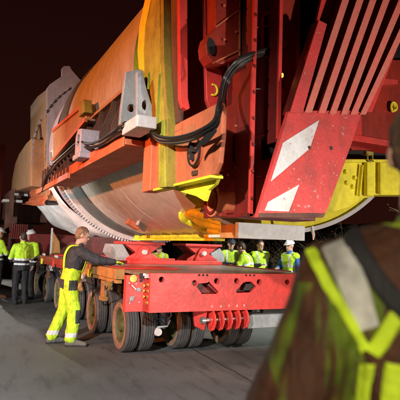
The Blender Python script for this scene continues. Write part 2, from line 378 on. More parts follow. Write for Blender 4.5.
WX = [2.36, 2.60, 3.16, 3.40, 4.00, 4.24]
nw = 0
for k in range(12):
    yy = 7.12+k*1.6
    for i, xx in enumerate(WX):
        if i > 1 and k > 3: continue
        wobj = bpy.data.objects.new('wheel', None); C.objects.link(wobj); wobj.parent = tr; wobj.empty_display_size = .1
        wobj.location = Vector((xx, yy, WR))-wloc(tr); wobj.rotation_euler = (random.random()*6, 0, 0)
        for nm, me in (('tyre', TY), ('rim', RIM)):
            o = bpy.data.objects.new(nm, me); C.objects.link(o); o.parent = wobj
    for xa in (2.48, 3.28, 4.12):
        b = MB(); b.tube([(xa-.12, yy, WR), (xa+.12, yy, WR)], .06, 10); b.bar((xa, yy, WR), (xa, yy+.45, .80), .12, .10, up=(1,0,0)); b.build('suspension_arm', DARK, tr)
# hydraulic cylinder with pale knuckle behind the bumper
b = MB(); b.tube([P(165,300,Y=6.9), P(163,322,Y=6.9)], .085, 16); b.tube([P(163,321,Y=6.9), P(161.5,328,Y=6.9)], .06, 12); b.build('hydraulic_cylinder', BLUEG, tr, smooth=True)
b = MB(); c_ = P(157,331.5,Y=6.8); b.lathe([(-.07,0),(-.07,.05),(-.04,.062),(.06,.062),(.06,0)], c_, 'Y', 16); b.tube([P(157,327,Y=6.8), P(167,326,Y=6.8), P(170,320,Y=6.85)], .016, 8); b.build('knuckle', GREYL, tr, smooth=True)
b = MB(); b.tube([P(153,311,Y=6.5), P(157,318,Y=6.5), P(165,324,Y=6.5), P(171,316,Y=6.5), P(171,306,Y=6.5)], .010, 8); b.build('hydraulic_hose', CABLE, tr, smooth=True)
# brake lines etc. along the left side
for k in range(8):
    y0 = 6.85+k*1.6; pts = [Vector((TX-.01+.02*math.sin(i*1.3+k), y0+.05+i*.08, 1.03-.10*math.sin(i*.55)-.02*i)) for i in range(8)]
    b = MB(); b.tube(pts, .012, 6); b.build('hydraulic_hose', CABLEG, tr, smooth=True)
    b = MB(); b.lathe([(0,0),(0,.03),(.05,.03),(.05,0)], (TX+.02, y0+.34, .90), 'X', 12); b.box((TX+.0, y0+.30, .93), (TX+.05, y0+.38, 1.0)); b.build('valve', GREYL if k % 2 else BRASS, tr, smooth=True)
for k in range(9):
    y0 = 8.0+k*1.6
    b = MB(); b.box((TX-.05, y0+.05, 1.0), (TX-.022, y0+.20, 1.13)); b.build('marker_plate', (YEL, GREYL, RED)[k % 3], tr, bevel=.003)
    b = MB(); b.tube([(TX-.04, y0-.25, 1.235), (TX-.03, y0-.02, 1.24), (TX+.02, y0+.22, 1.235)], .028, 8); b.build('white_hose', GREYL, tr, smooth=True)
    b = MB(); b.tube(smoothpath([(TX+.02, y0-.5, .95), (TX-.04, y0-.3, .80), (TX-.02, y0-.1, .70), (TX+.04, y0+.15, .86), (TX+.03, y0+.3, 1.0)], 4), .011, 6); b.build('hydraulic_hose', CABLE, tr, smooth=True)
# red disc rack under the bumper
da = P(210.5, 320, Y=6.05); db = P(243, 318, Y=6.05)
for i in range(5):
    p_ = da.lerp(db, i/4); b = MB()
    rr = .145
    hexp = [Vector((p_.x, p_.y+rr*math.cos(a), p_.z+rr*1.05*math.sin(a))) for a in [math.radians(q) for q in (30,60,90,120,150,190,230,270,310,350)]]
    b.prism(hexp, (.018,0,0)); b.lathe([(-.012,.10),(-.012,.07),(.0,.06)], p_, 'X', 18)
    o = b.build('guide_disc', RED, tr, smooth=True, bevel=.004)
b = MB(); b.tube([da-Vector((.10,0,0)), db+Vector((.06,0,0))], .028, 14); b.lathe([(-.14,0),(-.14,.045),(-.09,.05),(-.09,.0)], da, 'X', 14); b.build('disc_axle', CHROME, tr, smooth=True)
b = MB(); b.prism([da+Vector((-.16,.14,-.10)), da+Vector((-.10,-.02,-.13)), da+Vector((-.06,-.02,.13)), da+Vector((-.20,.14,.13))], (0,.03,0)); b.build('rack_bracket', RED, tr)
a_ = P(246, 321, Y=6.1); b = MB(); b.box((a_.x, 6.05, a_.z-.10), (4.9, 6.3, a_.z+.09)); b.build('grey_beam', GREYM, tr, bevel=.01)
b = MB(); b.box((a_.x+.3, 6.12, a_.z+.095), (4.7, 6.2, .69)); b.build('beam_spacer', DARK, tr)

# ------------------------------------------------------------------ load saddles on the deck
def saddle(xc, yc, wd, label, grp):
    t = thing('load_saddle', label, 'saddle', (xc, yc, DZ+.05), grp)
    z0 = DZ+.052; z1 = 1.60; h = wd/2
    for dy in (-.26, .22):
        m_ = MB(); m_.prism([(xc-h*.92, yc+dy, z0), (xc+h*.92, yc+dy, z0), (xc+h*.92, yc+dy, z0+.05), (xc+h*.40, yc+dy, z0+.16), (xc+h*1.0, yc+dy, z1-.05), (xc-h*1.0, yc+dy, z1-.05), (xc-h*.40, yc+dy, z0+.16), (xc-h*.92, yc+dy, z0+.05)], (0,.035,0))
        m_.build('web_plate', RED, t, bevel=.005)
    m_ = MB(); m_.box((xc-h*1.12, yc-.33, z1-.048), (xc+h*1.12, yc+.33, z1)); m_.build('top_plate', RED, t, bevel=.006)
    m_ = MB(); m_.prism([(xc-.19, yc-.31, z0), (xc+.19, yc-.31, z0), (xc+.09, yc-.31, z0+.24), (xc+.04, yc-.31, z0+.28), (xc-.04, yc-.31, z0+.28), (xc-.09, yc-.31, z0+.24)], (0,.045,0)); m_.build('gusset', RED, t, bevel=.005)
    m_ = MB(); m_.lathe([(-.05,0),(-.05,.045),(0,.05),(.06,.05)], (xc, yc-.32, z0+.17), 'Y', 20); m_.build('pin', GREYL, t, smooth=True)
    for s in (-1, 1):
        m_ = MB(); m_.prism([(xc+s*h*.98, yc-.22, z1-.06), (xc+s*h*.45, yc-.22, z0+.16), (xc+s*h*.52, yc-.22, z0+.16), (xc+s*h*1.04, yc-.22, z1-.06)], (0,.42,0)); m_.build('side_web', REDD, t)
    return t
saddle(3.27, 9.25, .74, 'red saddle with pin boss on the deck beside the leaning worker\'s gloves', 'red load saddles on the trailer deck')
saddle(4.62, 9.45, .74, 'red saddle with pin boss on the deck, nearest to the group in vests', 'red load saddles on the trailer deck')
saddle(2.75, 15.2, .9, 'red saddle showing just above the leaning worker\'s shoulder', 'red load saddles on the trailer deck')
for i, (xx, yy, lab) in enumerate(((2.82, 9.0, 'grey wedge block left of the near left red saddle'), (5.05, 9.2, 'grey wedge block right of the right red saddle'))):
    m_ = MB(); m_.prism([(xx-.05, yy, DZ+.055), (xx+.25, yy, DZ+.055), (xx+.05, yy, DZ+.36), (xx-.16, yy, DZ+.36), (xx-.2, yy, DZ+.2)] if i == 0 else [(xx-.12, yy, DZ+.055), (xx+.1, yy, DZ+.055), (xx+.1, yy, DZ+.2), (xx-.02, yy, DZ+.34), (xx-.24, yy, DZ+.22)], (0,.5,0))
    tagp(m_.build('wedge_block', GREYM, None, bevel=.012), lab, 'block', 'grey wedge blocks on the deck')

# ------------------------------------------------------------------ the vessel
VX, VZ, R = 3.5, 3.54, 1.83
ve = thing('steel_vessel', 'enormous cream steel vessel lit orange, carried above the trailer', 'vessel', (VX, 9.0, 1.7))
m_ = MB(); m_.lathe([(5.16, R), (6.9, R), (6.905, R-.012), (6.915, R-.012), (6.92, R), (9.45, R)], (VX,0,VZ), 'Y', 128); m_.build('shell', HULL, ve, smooth=True)
m_ = MB(); m_.lathe([(8.75, R+.004), (8.75, R+.03), (9.44, R+.03), (9.44, R+.004)], (VX,0,VZ), 'Y', 128); m_.build('dark_band', HULLD, ve, smooth=True)
m_ = MB(); m_.lathe([(9.46,R-.05),(9.46,R+.11),(9.78,R+.11),(9.78,R-.1)], (VX,0,VZ), 'Y', 100, closed=True, a0=math.radians(188), a1=math.radians(350)); fl = m_.build('bolted_flange', GREYL, ve, smooth=True)
bme = None
for k in range(90):
    a = math.radians(190+k*1.75)
    p_ = Vector((VX+(R+.11)*math.cos(a), 9.62, VZ+(R+.11)*math.sin(a)))
    if bme is None:
        q = MB(); q.lathe([(-.0,.038),(.035,.036),(.035,.02),(.05,.018),(.05,0)], (0,0,0), 'Z', 8); o = q.build('flange_bolt', GREYM, None); bme = o.data; bpy.data.objects.remove(o)
    o = bpy.data.objects.new('flange_bolt', bme); C.objects.link(o); o.parent = fl; o.location = p_-wloc(fl)
    o.rotation_euler = Vector((math.cos(a), 0, math.sin(a))).to_track_quat('Z', 'Y').to_euler()
m_ = MB(); m_.lathe([(9.79,R+.0),(10.75,R-.04),(10.76,R-.3),(12.6,R-.33),(15.5,R-.36)], (VX,0,VZ), 'Y', 96); m_.build('far_shell', LAV, ve, smooth=True)
# yellow flange ring + yellow end
RC2, CX2, CZ2 = 2.32, 3.39, 4.06
A0, A1 = math.radians(246), math.radians(338)
YO = .34
m_ = MB(); m_.lathe([(4.56+YO,RC2-.75),(4.52+YO,RC2-.62),(4.54+YO,RC2-.60),(4.54+YO,RC2-.30),(4.50+YO,RC2-.28),(4.48+YO,RC2-.06),(4.50+YO,RC2-.04),(4.80+YO,RC2-.04),(4.81+YO,RC2-.75)], (CX2,0,CZ2), 'Y', 90, a0=A0, a1=A1, closed=True); ec = m_.build('yellow_end_ring', YEL, ve, smooth=True)
m_ = MB(); m_.lathe([(4.44+YO,RC2-.038),(4.44+YO,RC2+.012),(4.62+YO,RC2+.012),(4.62+YO,RC2-.038)], (CX2,0,CZ2), 'Y', 90, a0=A0, a1=A1, closed=True); m_.build('rim_seal', GREYL, ve, smooth=True)
m_ = MB(); m_.lathe([(5.162,R-.002),(5.162,0)], (VX,0,VZ), 'Y', 96); m_.build('end_cap', YEL, ve, smooth=True)
for k in range(14):
    a = math.radians(250+k*6.2); rr = RC2-.17
    q = MB(); q.lathe([(-.03,0),(-.03,.026),(0,.03)], (CX2+rr*math.cos(a), 4.50+YO, CZ2+rr*math.sin(a)), 'Y', 8); q.build('end_bolt', YEL, ec)
# yellow lobed packing around flange bottom
def onhull(a, y, rad=R): return Vector((VX+rad*math.cos(a), y, VZ+rad*math.sin(a)))
def hullpt(x, y, rad=R):
    d_ = RC @ np.array([x-200., 200.-y, -FPX]); a_ = d_[0]**2+d_[2]**2; b_ = -d_[0]*VX+d_[2]*(EYE-VZ); c_ = VX**2+(EYE-VZ)**2-rad**2
    t_ = (-b_-math.sqrt(max(0, b_*b_-a_*c_)))/a_; return Vector(np.array([0,0,EYE])+d_*t_)
lob = [[(180,213),(185,219),(192,223),(200,227),(208,230),(216,231),(226,232)], [(184,212.5),(192,217),(200,221),(208,224),(217,226),(228,227)], [(188,212.5),(196,213),(204,216),(212,219),(224,221)], [(200,212),(210,213.5),(224,216)]]
for li, l in enumerate(lob):
    pts = smoothpath([hullpt(x, y, R+.02) for x, y in l], 5); rs = [(.055+.006*math.sin(k*.5+li*2))*min(1, .35+k*.2) for k in range(len(pts))]
    q = MB(); q.tube(pts, rs, 10); q.build('yellow_packing', YEL, ve, smooth=True)
for (y0_, y1_) in ((5.9, 9.2),):
    q = MB(); q.box((3.12, y0_, 1.63), (3.3, y1_, 1.665)); st = q.build('yellow_rail', YEL, ve, bevel=.004)
    for k in range(int((y1_-y0_)/.42)+1):
        q = MB(); q.box((3.11, y0_+.02+k*.42, 1.668), (3.24, y0_+.26+k*.42, 1.72)); q.build('yellow_pad', YEL, st, bevel=.01)
# small orange lug near the bottom of the shell
q = MB(); c_ = hullpt(133, 224.5, R+.03); q.obox(c_, (.10,0,-.05), (0,.05,0), (.02,0,.04)); q.build('lug', ORANGE, ve, bevel=.006)
q = MB(); q.bar(hullpt(138,222,R+.02), hullpt(145,229,R+.02), .10, .05, up=(0,1,0)); q.build('lug', GREYM, ve, bevel=.006)

# side shelf with brackets
SX, SZ, NB = 1.47, 2.62, 1.655
sh = MB(); sh.box((SX, 4.7, SZ-.09), (1.95, 9.0, SZ-.03)); shelf = sh.build('shelf', ORANGE, ve, bevel=.006)
sh = MB(); sh.box((SX-.018, 4.7, SZ-.11), (SX-.001, 9.0, SZ+.03)); sh.build('shelf_edge', ORANGE, shelf, bevel=.004)
zt = 3.27
sh = MB(); sh.box((1.60, 4.9, zt-.02), (1.75, 7.6, zt+.02)); sh.build('upper_rail', TAN, ve, bevel=.005)
sh = MB(); sh.box((NB, 4.7, SZ-.02), (NB+.02, 9.0, zt-.022)); sh.build('niche_shade', BLK, ve)  # black sheet over the shell stands in for shade between the fins
for i, yy in enumerate((4.75, 5.2, 5.7, 6.25, 6.85, 7.5, 8.1, 8.7)):
    hgt = zt-.022 if i < 5 else 2.98
    pr = [(SX, yy, SZ-.028), (NB-.002, yy, SZ-.028), (NB-.002, yy, hgt), (1.60, yy, hgt), (1.585, yy, hgt-.10), (SX, yy, SZ+.22)]
    q = MB(); q.prism(pr, (0,.03,0), [ell((1.575, yy, SZ+.13), (.035,0,0), (0,0,.05), 16)]); q.build('bracket_fin', BROWN, ve)
    if i < 6:
        q = MB(); q.lathe([(-.03,0),(-.03,.05),(.0,.052)], (NB-.002, yy+.22, SZ+.12+(.24 if i == 1 else 0)), 'X', 18); q.build('end_disc', ORANGE if i != 1 else LAV, ve, smooth=True)
# grey lifting bracket
BY = 4.55
c_ = P(120, 130, Y=BY)
gp = [P(x, y, Y=BY) for x, y in ((119.5,130),(121,110),(126,72),(138,69),(139,70),(139,130))]
hl = [[P(131.5+3.9*math.cos(a), 108+4*math.sin(a), Y=BY) for a in [2*math.pi*k/20 for k in range(20)]]]
gb = MB(); gb.prism(gp, (0,.06,0), hl); gb.build('lifting_bracket', GREYM, ve, bevel=.005)
gp = [P(x, y, Y=BY-.28) for x, y in ((136.5,128),(137,72),(142,69),(146,86),(152,106),(153,128))]
hl = [[P(145+2.8*math.cos(a), 105+5*math.sin(a), Y=BY-.28) for a in [2*math.pi*k/20 for k in range(20)]]]
gb = MB(); gb.prism(gp, (0,.05,0), hl); gb.build('lifting_bracket', GREYM, ve, bevel=.005)
gb = MB(); a_ = P(134,128,Y=BY-.36); b_ = P(154,119,Y=BY-.36); gb.box((a_.x, BY-.44, a_.z), (b_.x, BY, b_.z)); gb.build('bracket_foot', GREYL, ve, bevel=.008)

# far frame: grey cross plate + orange side box behind the shell
FY = 11.5
q = MB(); q.prism(px([(47,205),(47,88),(50,84),(62,76),(62,68),(64,66),(70,66),(72,70),(90,90),(100,205)], Y=FY), (0,.12,0)); q.build('frame_plate', FRG, ve, bevel=.01)
xa = P(47,150,Y=FY).x
q = MB(); q.prism([p+Vector((0,.12,0)) for p in px([(47,88),(38,95),(31,105),(30.5,193),(47,200)], X=xa+.002)], (.25,0,0)); sb = q.build('frame_side_box', TAN, ve, bevel=.02)
q = MB(); q.tube([Vector((xa-.01, 12.9+.75*math.cos(a), 2.7+1.75*math.sin(a))) for a in [math.pi*k/20 for k in range(21)]], .035, 6); q.build('arch_bead', BROWN, sb, smooth=True)
q = MB(); q.lathe([(-.02,0),(-.02,.06),(0,.06)], (xa, 12.6, 4.55), 'X', 12); q.build('hole_cover', BROWN, sb)
for i in range(14):
    a = math.radians(132+i*4.2); q = MB(); q.obox((VX+(R+.20)*math.cos(a), FY-.03, VZ+(R+.20)*math.sin(a)), Vector((math.cos(a),0,math.sin(a)))*.018, (0,.02,0), Vector((-math.sin(a),0,math.cos(a)))*.045); q.build('clamp', FRG, ve)
# tan panel box ahead of the frame
q = MB(); q.prism(px([(86,103),(86,120),(53,160),(53,131)], X=1.53), (.2,0,0)); pb = q.build('side_panel', TAN, ve, bevel=.01)
for (a_, b_) in (((86,103),(53,131)), ((86,120),(53,160))):
    q = MB(); q.bar(P(*a_, X=1.52), P(*b_, X=1.52), .04, .05); q.build('panel_rail', ORANGE, pb)
q = MB(); q.prism(px([(78,117),(79,102),(83,99),(84,112)], X=1.46), (.12,0,0)); q.build('green_post', OLIVE, ve, bevel=.015)
# lavender pump housing
c_ = P(84, 146, X=1.42)
q = MB(); q.box((1.32, c_.y-.20, c_.z-.18), (1.6, c_.y+.18, c_.z-.11)); q.prism([(1.34, c_.y-.15, c_.z-.11), (1.34, c_.y+.15, c_.z-.11), (1.34, c_.y+.16, c_.z+.13), (1.34, c_.y+.05, c_.z+.22), (1.34, c_.y-.13, c_.z+.19)], (.25,0,0), [ell((1.34, c_.y, c_.z+.06), (0,.08,0), (0,0,.08), 18)])
q.build('pump_housing', LAV, ve, bevel=.012)
q = MB(); q.lathe([(0,0),(0,.079)], (1.46, c_.y, c_.z+.06), 'X', 18); q.build('pump_opening', BLK, ve)
for i in range(10):
    yy = 7.3+i*.25; q = MB(); q.bar((1.44, yy, 2.50), (1.44, yy, 2.86), .03, .045, up=(0,1,0)); q.build('cage_slat', BROWN, ve)
q = MB(); q.bar((1.42, 7.1, 2.49), (1.42, 10.0, 2.49), .04, .08); q.build('cage_rail', ORANGE, ve)
# upper top housing behind
q = MB(); q.box((2.25, 11.64, 4.2), (4.6, 14, 5.45)); q.build('top_housing', BROWN, ve, bevel=.03)

# wrinkled tarpaulin hanging under the far shell
def cloth(name, corners, nu, nv, amp, mat, parent, seed, thick=.008):
    a, b, c, d = map(Vector, corners); q = MB(); vs = []
    nrm = (b-a).cross(d-a).normalized()
    for j in range(nv+1):
        for i in range(nu+1):
            u, v = i/nu, j/nv; p = a.lerp(b, u).lerp(d.lerp(c, u), v)
            w_ = noise.noise(Vector((u*6+seed, v*1.6, 0)))*1.0+noise.noise(Vector((u*14, v*5+seed, 3)))*.35
            vs.append(p+nrm*amp*w_+Vector((0,0,-.12*math.sin(math.pi*u)*v)))
    fs = [(j*(nu+1)+i, j*(nu+1)+i+1, (j+1)*(nu+1)+i+1, (j+1)*(nu+1)+i) for j in range(nv) for i in range(nu)]
    q.add(vs, fs); o = q.build(name, mat, parent, smooth=True, angle=80)
    s = o.modifiers.new('solid', 'SOLIDIFY'); s.thickness = thick; return o
tq = MB(); NA, NY = 90, 44; tv = []
for jj in range(NY+1):
    for ii in range(NA+1):
        a = math.radians(197+ii*73/NA); yy = 10.75+jj*3.3/NY; n_ = noise.noise(Vector((ii*.025, jj*.10, 3)))*.20+abs(noise.noise(Vector((ii*.03+jj*.03, jj*.20, 9))))*-.13+noise.noise(Vector((ii*.08, jj*.5, 1)))*.03
        rr = 1.84-.02*jj/NY+n_*.6; tv.append((VX+rr*math.cos(a), yy+.12*math.sin(ii*.14), VZ+rr*math.sin(a)))
tq.add(tv, [(jj*(NA+1)+ii, jj*(NA+1)+ii+1, (jj+1)*(NA+1)+ii+1, (jj+1)*(NA+1)+ii) for jj in range(NY) for ii in range(NA)])
tp = tq.build('tarpaulin', CLOTHW, None, smooth=True, angle=80); tp.modifiers.new('solid', 'SOLIDIFY').thickness = .01
tagp(tp, 'crumpled white tarpaulin wrapped under the far end of the vessel, lit orange at top', 'tarpaulin')
m_ = MB(); m_.lathe([(10.8,1.45),(11.8,1.55),(12.7,1.45),(13.2,1.42),(13.8,1.3),(13.9,1.1)], (VX-.05,0,VZ-.02), 'Y', 80); 
for i, v in enumerate(m_.v): m_.v[i] = v+Vector((0,0,0))+ (v-Vector((VX,v.y,VZ))).normalized()*(.06*noise.noise(v*2.2)+.03*noise.noise(v*6))
m_.build('wrapped_section', CLOTHW, ve, smooth=True, angle=80)
cl2 = cloth('orange_wrap', [P(56,178,Y=11.2), P(44,205,Y=11.2), P(24,205,Y=13.5), P(34,182,Y=13.5)], 24, 16, .10, ORANGE, ve, 5.1)
# ------------------------------------------------------------------ near lifting frame (red)
fr = thing('lifting_frame', 'tall red steel carrying frame clamped to the near end of the vessel', 'lifting frame', (3.4, 4.0, 1.8))
BX = 1.72
pa, pb_ = P(150,190,X=BX), P(218,176,X=BX); zt_ = 2.63
def yx(x): return P(x, 150, X=BX).y
yl, yr = yx(150), yx(221)
zb = pa.z; YP_ = 1.66
q = MB()
side = [(BX, yl, zb), (BX, yr+.10, zb), (BX, yr+.03, zb+.08), (BX, yr, zb+.28), (BX, yr, zt_-.08), (BX, yr+.04, zt_), (BX, yl, zt_)]
q.prism(side, (.045,0,0)); sbx = q.build('side_box', ORANGE, fr, bevel=.012)
q = MB(); q.box((BX-.05, yl+.05, zb-.02), (BX+.1, yl-.17, 2.60)); q.build('corner_post', ORANGE, fr, bevel=.01)
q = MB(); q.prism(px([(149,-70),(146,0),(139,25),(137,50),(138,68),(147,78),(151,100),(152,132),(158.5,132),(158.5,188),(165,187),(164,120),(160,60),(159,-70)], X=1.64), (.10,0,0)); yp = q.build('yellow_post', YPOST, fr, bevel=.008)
q = MB(); q.prism(px([(147,-10),(139.5,25),(137.5,50),(139,69),(144,71),(143.5,50),(145.5,25),(153,-10)], X=1.635), (.006,0,0)); q.build('post_lit_edge', YEL, yp)  # brighter yellow strip paints the lit left edge of the post
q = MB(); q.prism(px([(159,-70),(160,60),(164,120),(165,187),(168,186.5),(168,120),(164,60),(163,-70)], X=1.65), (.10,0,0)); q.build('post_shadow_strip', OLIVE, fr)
q = MB(); q.box((BX-.018, yl-.18, zb-.022), (BX+.09, yr+.12, zb-.003)); q.build('yellow_edge', YEL, fr)
# printed placard (pale grid of cells)
PLC = paint('faded_placard', (.46,.16,.07), dirt=(.4,.12,.05), rough=.6, amount=.4)
for (x0, x1) in ((169,182), (184,195)):
    for k in range(4):
        a_ = P(x0, 124+k*6, X=BX-.003); b_ = P(x1, 124+k*6+4.8, X=BX-.003); q = MB(); q.box((BX-.006, a_.y, b_.z), (BX-.001, b_.y, b_.z+.05)); q.build('placard', PLC, sbx)
# oval plate with cross handle
c_ = P(197.5, 152, X=BX)
q = MB(); q.prism(ell((BX-.03, c_.y, c_.z), (0,.105,0), (0,0,.115), 24), (.03,0,0)); ov = q.build('oval_cover', ORANGE, fr, bevel=.004)
q = MB(); q.tube(ell((BX-.035, c_.y, c_.z), (0,.105,0), (0,0,.115), 28)+[ell((BX-.035, c_.y, c_.z), (0,.105,0), (0,0,.115), 28)[0]], .009, 6); q.build('gasket', BLK, ov)
q = MB(); q.bar((BX-.05, c_.y, c_.z-.07), (BX-.05, c_.y, c_.z+.07), .03, .025, up=(0,1,0)); q.bar((BX-.052, c_.y-.06, c_.z), (BX-.052, c_.y+.06, c_.z), .03, .025, up=(0,0,1)); q.build('cross_handle', DARK, ov)
q = MB(); q.bar((BX-.012, c_.y+.02, c_.z-.15), (BX-.012, c_.y+.02, zb+.03), .09, .012, up=(1,0,0)); q.build('dark_strap', BROWN, sbx)

# yellow light web between box and eye
q = MB(); q.prism(px([(172,189),(186,186),(219,174.5),(215,184),(208,190),(204.5,201),(196,196)], X=1.80), (.03,0,0)); q.build('yellow_web', YEL, fr)

# upper recess: brown panel as painted shade, thin red flange, dark recess, pink-red plate
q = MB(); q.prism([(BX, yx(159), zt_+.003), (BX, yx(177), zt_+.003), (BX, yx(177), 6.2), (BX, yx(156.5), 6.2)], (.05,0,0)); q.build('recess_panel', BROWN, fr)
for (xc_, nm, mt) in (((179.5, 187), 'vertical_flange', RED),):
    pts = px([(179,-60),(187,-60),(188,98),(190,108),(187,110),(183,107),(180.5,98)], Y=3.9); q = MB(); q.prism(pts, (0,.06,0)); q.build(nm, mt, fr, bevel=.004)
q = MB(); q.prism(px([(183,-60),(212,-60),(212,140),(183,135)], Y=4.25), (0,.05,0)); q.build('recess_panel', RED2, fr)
pts = px([(204,-60),(216,-60),(216.5,8),(215.5,14),(218,20),(216,26),(206.5,36),(205.5,48),(207,58),(212,64),(222,72),(223,116),(216,112),(210,108),(207,100),(206,70)], Y=3.85)
q = MB(); q.prism(pts, (0,.05,0)); pk = q.build('front_plate', RED, fr, bevel=.004)
q = MB()
cc = P(213, 90, Y=3.845); arc = [cc+Vector((.042*math.cos(a), -.004, .048*math.sin(a))) for a in [math.radians(t) for t in range(-110, 111, 12)]]
q.tube(arc, .010, 6); q.build('yellow_mark', YEL, pk)
q = MB(); q.bar(P(211,13,Y=3.84), P(213,18,Y=3.84), .02, .01, up=(0,1,0)); q.bar(P(213,18,Y=3.84), P(209,19,Y=3.84), .02, .01, up=(0,1,0)); q.build('yellow_mark', YEL, pk)
# dark red block with seams right of it
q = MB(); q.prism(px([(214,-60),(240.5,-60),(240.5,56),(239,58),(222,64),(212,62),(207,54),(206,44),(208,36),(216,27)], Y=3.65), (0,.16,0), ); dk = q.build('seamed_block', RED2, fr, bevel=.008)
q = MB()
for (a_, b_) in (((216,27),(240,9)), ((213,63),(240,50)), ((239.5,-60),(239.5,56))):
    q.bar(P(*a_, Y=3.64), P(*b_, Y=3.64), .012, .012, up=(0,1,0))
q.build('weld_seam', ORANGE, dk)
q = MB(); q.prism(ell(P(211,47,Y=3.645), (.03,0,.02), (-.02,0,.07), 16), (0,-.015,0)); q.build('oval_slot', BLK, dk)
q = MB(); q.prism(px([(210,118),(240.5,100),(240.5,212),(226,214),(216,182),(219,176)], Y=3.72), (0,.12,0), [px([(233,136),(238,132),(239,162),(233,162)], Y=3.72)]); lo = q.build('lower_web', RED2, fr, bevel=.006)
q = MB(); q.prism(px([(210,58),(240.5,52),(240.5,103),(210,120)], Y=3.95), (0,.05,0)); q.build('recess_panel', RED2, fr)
# pin eye
c_ = P(213.5, 201, X=2.02)
R1, R2 = .14, .072
q = MB(); q.lathe([(-.02,R2),(-.02,R1),(.20,R1),(.20,R2)], c_, 'X', 32, closed=True); eye = q.build('pin_eye', ORANGE, fr, smooth=True, bevel=.004)
q = MB(); q.lathe([(-.035,R1*.86),(-.035,R1*.70),(-.02,R1*.68)], c_, 'X', 32); q.build('eye_collar', REDD, eye, smooth=True)
q = MB(); q.box((c_.x+.02, c_.y-.10, c_.z-R1*.98), (c_.x+.45, c_.y+.02, c_.z+R1*.98)); q.build('eye_block', RED2, fr, bevel=.008)
a_ = P(221,199,Y=c_.y-.11); q = MB(); q.box((a_.x, c_.y-.106, a_.z-.025), (a_.x+.14, c_.y-.101, a_.z+.025)); q.build('yellow_mark', OLIVE, fr)
# channel, shade on its web painted as darker red
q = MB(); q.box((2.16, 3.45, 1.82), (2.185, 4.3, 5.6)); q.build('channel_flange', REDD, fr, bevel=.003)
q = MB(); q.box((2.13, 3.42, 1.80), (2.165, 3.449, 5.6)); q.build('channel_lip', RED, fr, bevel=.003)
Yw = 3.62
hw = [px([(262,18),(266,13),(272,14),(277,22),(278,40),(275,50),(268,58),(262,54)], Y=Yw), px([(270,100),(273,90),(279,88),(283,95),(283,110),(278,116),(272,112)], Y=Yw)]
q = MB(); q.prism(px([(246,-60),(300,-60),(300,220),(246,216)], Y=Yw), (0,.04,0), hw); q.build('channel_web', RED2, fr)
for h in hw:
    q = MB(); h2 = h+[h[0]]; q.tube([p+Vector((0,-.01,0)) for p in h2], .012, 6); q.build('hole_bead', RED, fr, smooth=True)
q = MB(); q.box((2.42, 4.34, 2.5), (5.2, 4.38, 5.6)); q.build('rear_black_sheet', BLK, fr)  # plain black sheet behind the arm and the web holes
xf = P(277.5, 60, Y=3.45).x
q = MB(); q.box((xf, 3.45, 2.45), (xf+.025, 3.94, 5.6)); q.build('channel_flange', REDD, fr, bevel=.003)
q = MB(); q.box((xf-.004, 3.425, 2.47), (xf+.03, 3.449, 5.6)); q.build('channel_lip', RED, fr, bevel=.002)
q = MB(); q.prism(px([(262,140),(277,138),(277,158),(262,160)], Y=Yw-.006), (0,.005,0)); q.build('dark_window', BLK, fr)
q = MB(); q.bar(P(247,89,Y=3.56), P(262,89,Y=3.56), .008, .008); q.build('rod', CHROME, fr)
q = MB(); q.box((2.1, 3.42, 1.80), (2.80, 3.74, 1.83)); q.build('bottom_plate', REDD, fr, bevel=.004)

for k in range(16):
    for xx in (2.148,):
        q = MB(); q.lathe([(-.012,0),(-.012,.013),(0,.015)], (xx, 3.418, 1.95+k*.22), 'Y', 8); q.build('bolt', REDD, fr)
for (x, y) in ((220,70),(237,62),(222,100),(237,98),(222,130),(236,126),(222,170),(236,168),(228,175),(218,190),(238,188),(238,208),(224,40),(236,32),(224,6),(236,0)):
    yv = 3.64 if y < 60 else 3.715 if y > 110 else 3.945
    p_ = P(x, y, Y=yv); q = MB(); q.lathe([(-.012,0),(-.014,.010),(0,.013)], p_, 'Y', 8); q.build('bolt', ORANGE, fr)
for (a_, b_) in (((246,140),(276,132)), ((246,30),(276,24)), ((246,180),(262,176))):
    q = MB(); q.bar(P(*a_, Y=Yw-.008), P(*b_, Y=Yw-.008), .012, .014, up=(0,1,0)); q.build('weld_seam', RED, fr)
# striped arm with ribs
AY = 3.28
arm = MB(); A = lambda pts, dy=0: px(pts, Y=AY+dy)
platep = [(257,217.5),(323.5,217.5),(328,208),(352,143),(362,112),(352,110.5),(300,110.5),(289,111)]
arm.prism(A(platep), (0,.05,0)); ap = arm.build('warning_plate', REDW, fr, bevel=.004)
s1 = MB(); s1.prism([p+Vector((0,-.004,0)) for p in A([(270.6,181.6),(283,142.6),(319,120),(309.6,148.5)])], (0,.003,0)); s1.build('white_stripe', WHITE, ap)
s1 = MB(); s1.prism([p+Vector((0,-.004,0)) for p in A([(264.5,210.5),(268,202),(299,184.5),(288.6,211.6)])], (0,.003,0)); s1.build('white_stripe', WHITE, ap)
q = MB(); q.prism([p+Vector((0,-.003,0)) for p in A([(257.3,217.3),(323.3,217.3),(325,213),(259,213)])], (0,.002,0)); q.build('rusty_edge', BROWN, ap)
for (x, y) in ((331,148),(309,147.5)):
    c_ = P(x, y, Y=AY); q = MB(); q.lathe([(-.008,0),(-.008,.014),(0,.018)], c_, 'Y', 12); q.build('plug', BROWN, ap)
# left edge flange
q = MB(); a_, b_ = P(257.5,217.5,Y=AY+.052), P(318,20,Y=AY+.052); q.bar(a_, b_, .02, .45, up=(0,1,0)) if False else q.prism([a_, b_, b_+Vector((.02,0,0)), a_+Vector((.02,0,0))], (0,.05,0)); q.build('arm_side_flange', REDD, fr)
